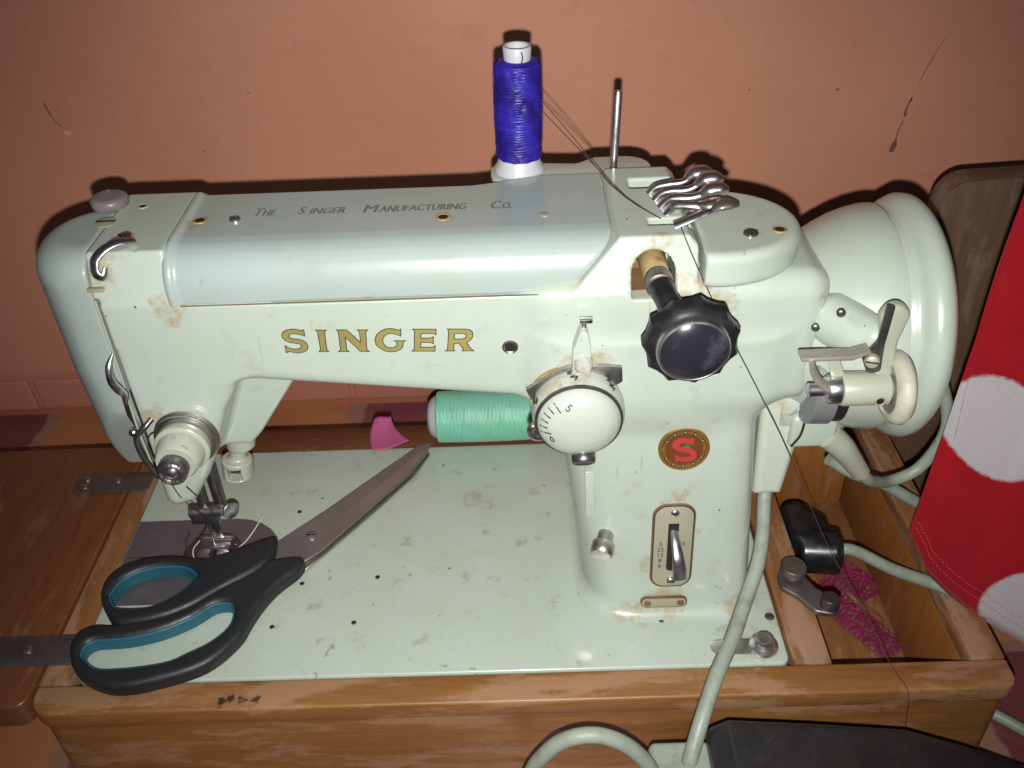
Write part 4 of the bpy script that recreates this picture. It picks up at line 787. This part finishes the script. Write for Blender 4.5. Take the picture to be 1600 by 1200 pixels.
# ---------------------------------------------------------------- lace
LACE = plain('magenta lace', (0.24,0.012,0.075), 0.75, 0, 0.35, 0.3, 260)
def lace(path, w, label, z=-7.08):
    P = crom([(x, y, z) for x, y in path], 14); V = []; F = []; n = 10; k = 0
    t = thing('lace_trim', label, 'lace', (path[0][0], path[0][1], -7.1), 'scraps of magenta lace in the compartment')
    for i, p in enumerate(P):
        d = (P[min(i+1,len(P)-1)]-P[max(i-1,0)]).normalized(); s = Vector((-d.y, d.x, 0))
        for j in range(n+1):
            a = (j/n-0.5)*w*(1+0.12*math.sin(i*0.9)); V.append(p+s*a+Vector((0,0,0.1+0.12*math.sin(i*0.55+j*0.5)+0.07*random.random())))
    for i in range(len(P)-1):
        for j in range(n):
            if (j in (2,7) and i % 3 == 0) or (j in (4,5) and i % 4 < 2) or random.random() < 0.07: continue
            a = i*(n+1)+j; F.append((a, a+1, a+n+2, a+n+1))
    o = mesh('lace_band', V, F, LACE, t); m = o.modifiers.new('thickness', 'SOLIDIFY'); m.thickness = 0.0005
    for q in range(7):
        i = random.randrange(2, len(P)-2); c = P[i]+Vector((random.uniform(-0.7,0.7), random.uniform(-0.7,0.7), 0.25)); a0 = random.uniform(0, 6.28)
        tube('lace_string', [c+Vector((math.cos(a0+j*0.8)*0.22*j, math.sin(a0+j*0.8)*0.22*j, 0.12*math.sin(j*1.3))) for j in range(5)], 0.035, LACE, t, 5, 4)
    for i in range(1, len(P)-2, 4):
        d = (P[i+1]-P[i]).normalized(); s = Vector((-d.y, d.x, 0))
        for sg in (-1, 1):
            c = P[i]+s*sg*(w*0.5+0.1)+Vector((0,0,0.14)); r = 0.24
            tube('lace_loop', [c+d*r*math.cos(a)+s*r*0.8*math.sin(a)+Vector((0,0,0.05*math.sin(a*2))) for a in np.linspace(0, 2*math.pi, 11)], 0.045, LACE, t, 5, smoothpath=False, caps=False)
lace([(43.2,13.2),(44.0,12.4),(44.9,11.4),(45.6,10.6),(46.0,9.8)], 1.7, 'crumpled magenta lace strip beside the black plug')

lace([(42.6,11.2),(43.1,10.0),(43.7,8.8),(44.3,7.8),(45.0,6.8),(45.8,5.4)], 1.5, 'magenta lace strip nearest the front rim of the compartment')
# ---------------------------------------------------------------- cords and foot pedal
tag(tube('power_cord', [(36.8,7.4,7.0),(36.6,6.6,5.5),(36.25,4.9,4.4),(35.8,3.5,3.6),(35.0,2.0,2.85),(33.9,-0.2,2.5),(32.75,-2.2,2.35),(31.8,-4.0,1.6),(31.2,-5.2,0.7),(31.0,-5.5,0.0)], 0.37, CORDM, None, 14, 6), 'pale grey cord running from the machine side down over the base front', 'cord')
tag(tube('power_cord', [(41.0,9.8,5.0),(42.6,9.7,3.9),(44.6,10,2.75),(47.2,10,0.95),(50,10,-0.6),(54,10,-3)], 0.36, CORDM, None, 12, 6), 'grey cord crossing under the red towel behind the cord loop', 'cord')
tag(tube('power_cord', [(48.6,3.0,-7.6),(50.5,1.5,-7.64),(53,-0.5,-7.64),(57,-2,-7.64)], 0.34, CORDM, None, 10, 6), 'grey cord on the floor at the right end of the base', 'cord')
PEDM = plain('black pedal casing', (0.018,0.017,0.017), 0.42, 0, 0.25, 0.12, 140, coat=0.1, dirt=(0.03,0.028,0.026,0.3))
ped = thing('foot_pedal', 'black foot pedal standing on edge in front of the wooden base', 'foot pedal', (40,-6.5,FLOOR_Z))
def ped_sdf(X, Y, Z):
    d = ext(poly2(X, Z, [(32.0,-8),(32.0,1.1),(32.9,1.75),(37,1.25),(41.5,0.55),(44.5,-0.9),(48.0,-2.9),(53,-6),(53,-8)]), Y, -8.6, -4.0, 0.55)
    d = np.maximum(d, -capsule(X, Y, Z, (32.9,-9.0,-0.2), (42,-9.0,-1.2), 0.55))
    return np.maximum(d, -7.98-Z)
sdf('pedal_casing', ped_sdf, (31.4,-9.3,-8.3), (53.6,-3.4,2.4), 0.13, PEDM, ped)
tube('pedal_rail', [(33.2,-8.7,-0.75),(38,-8.75,-1.35),(43,-8.7,-2.0)], 0.32, BAKE, ped, 12)
def con_sdf(X, Y, Z):
    d = rbox(X, Y, Z, (29.3,-6.6,-3.5), (32.2,-4.3,0.35), 0.35)
    return d
sdf('cord_connector', con_sdf, (28.9,-7,-4), (32.6,-3.9,0.8), 0.1, CORDM, ped)
tube('pedal_cord', [(30.2,-6.0,-2.4),(29.6,-5.8,-0.4),(28.7,-5.6,1.3),(27.6,-5.5,2.4),(26.4,-5.5,2.85),(25.2,-5.5,2.4),(24.3,-5.5,1.2),(23.7,-5.5,-0.3),(23.3,-5.4,-3),(23.5,-5,-7.6)], 0.37, CORDM, ped, 14, 6)
# ---------------------------------------------------------------- wooden board and towel on the right
BRD = wood('rough board', (0.165,0.088,0.048), (0.095,0.048,0.026), (0.20,0.13,0.09), 2, 0.35, 0.55, 0.05)
bd = prism('wooden_board', arc_corner([(48.55,FLOOR_Z,0),(70,FLOOR_Z,0),(70,17.2,0),(49.0,16.4,1.6)]), lambda u, v, d: (u, 20.6+d, v), 0, 1.8, BRD, None, 0.12, 2)
tag(bd, 'rough dark brown wooden board standing behind the red towel', 'board')
DOTS = [(46.9,5.0,11.3),(50.2,1.7,1.0),(52.5,2.0,19.0),(55.5,1.5,10.0),(57,1.2,0.5)]
def towel_mat():
    m, nt, b = newmat('red dotted fleece'); co = obco(nt); n2 = noise(nt, co, 350, 4, 0.75); n3 = noise(nt, co, 900, 3, 0.7); n1 = noise(nt, co, 25, 3)
    s = None
    for c in DOTS:
        d = N(nt, 'ShaderNodeVectorMath', operation='DISTANCE'); nt.links.new(co, d.inputs[0]); d.inputs[1].default_value = tuple(x*S for x in c)
        e = op(nt, 'ADD', d.outputs['Value'], op(nt, 'MULTIPLY', op(nt, 'SUBTRACT', n2, 0.5), 0.0035)); q = rng_(nt, e, 0.0292, 0.0272)
        s = q if s is None else op(nt, 'MAXIMUM', s, q)
    red = mix(nt, rng_(nt, n1, 0.3, 0.7), (0.33,0.006,0.012), (0.25,0.004,0.009)); red = mix(nt, rng_(nt, n3, 0.45, 0.75, 0, 0.35), red, (0.15,0.002,0.005))
    nt.links.new(mix(nt, s, red, (0.42,0.385,0.40)), b.inputs['Base Color']); b.inputs['Roughness'].default_value = 0.9; b.inputs['Specular IOR Level'].default_value = 0.15
    b.inputs['Sheen Weight'].default_value = 0.25; b.inputs['Sheen Roughness'].default_value = 0.5; b.inputs['Sheen Tint'].default_value = (1,0.25,0.3,1)
    bump(nt, b, op(nt, 'ADD', n2, n3), 0.3, 0.0010); return m
TOWEL = towel_mat()
BB = crom([(44.75,6.2,2.7),(45.35,5.6,1.3),(46.3,4.2,0.5),(47.5,2.7,0.2),(50.0,1.5,-1.2),(54,0.4,-2.4),(60,-0.5,-3)], 10)
TT = crom([(45.1,6.3,26),(45.6,6.0,26.2),(46.6,5.4,26.5),(47.6,4.8,26.8),(50.2,3.6,27),(54,2.4,27),(60,1.5,27)], 10)
V = []; F = []; nr = 44
for j in range(nr+1):
    t = j/nr
    for i, (a, c) in enumerate(zip(BB, TT)):
        p = a*(1-t)+c*t; f = math.sin(i*0.30+t*2.2)*0.30*(1-0.4*t)+math.sin(i*0.13-t*4)*0.34+math.sin(i*0.75+t*9)*0.05; p = p+Vector((0.45,-0.85,0))*f*min(1, i/6); V.append(p)
w_ = len(BB)
for j in range(nr):
    for i in range(w_-1): a = j*w_+i; F.append((a, a+1, a+w_+1, a+w_))
tw = mesh('towel', V, F, TOWEL); tag(tw, 'red fleece towel with large white polka dots hanging beside the handwheel', 'towel')
m_ = tw.modifiers.new('thickness', 'SOLIDIFY'); m_.thickness = 0.0022; m_.offset = 0
STI = plain('hem thread', (0.40,0.12,0.11), 0.8, 0, 0.2, 0)
for row in (1.7, 2.6):
    for i in range(2, w_-2):
        t0 = row*0.34/26
        def pt(s):
            k = min(int(s), w_-2); q = s-k; j0 = row; j = int(j0); r = j0-j
            a = Vector(V[j*w_+k])*(1-q)+Vector(V[j*w_+k+1])*q; b2 = Vector(V[(j+1)*w_+k])*(1-q)+Vector(V[(j+1)*w_+k+1])*q; return a*(1-r)+b2*r
        n_ = Vector((-0.5,-0.82,0.1)).normalized()*0.13
        tube('hem_stitch', [tuple(pt(i+0.15)+n_), tuple(pt(i+0.65)+n_*1.15)], 0.016, STI, tw, 5, smoothpath=False)
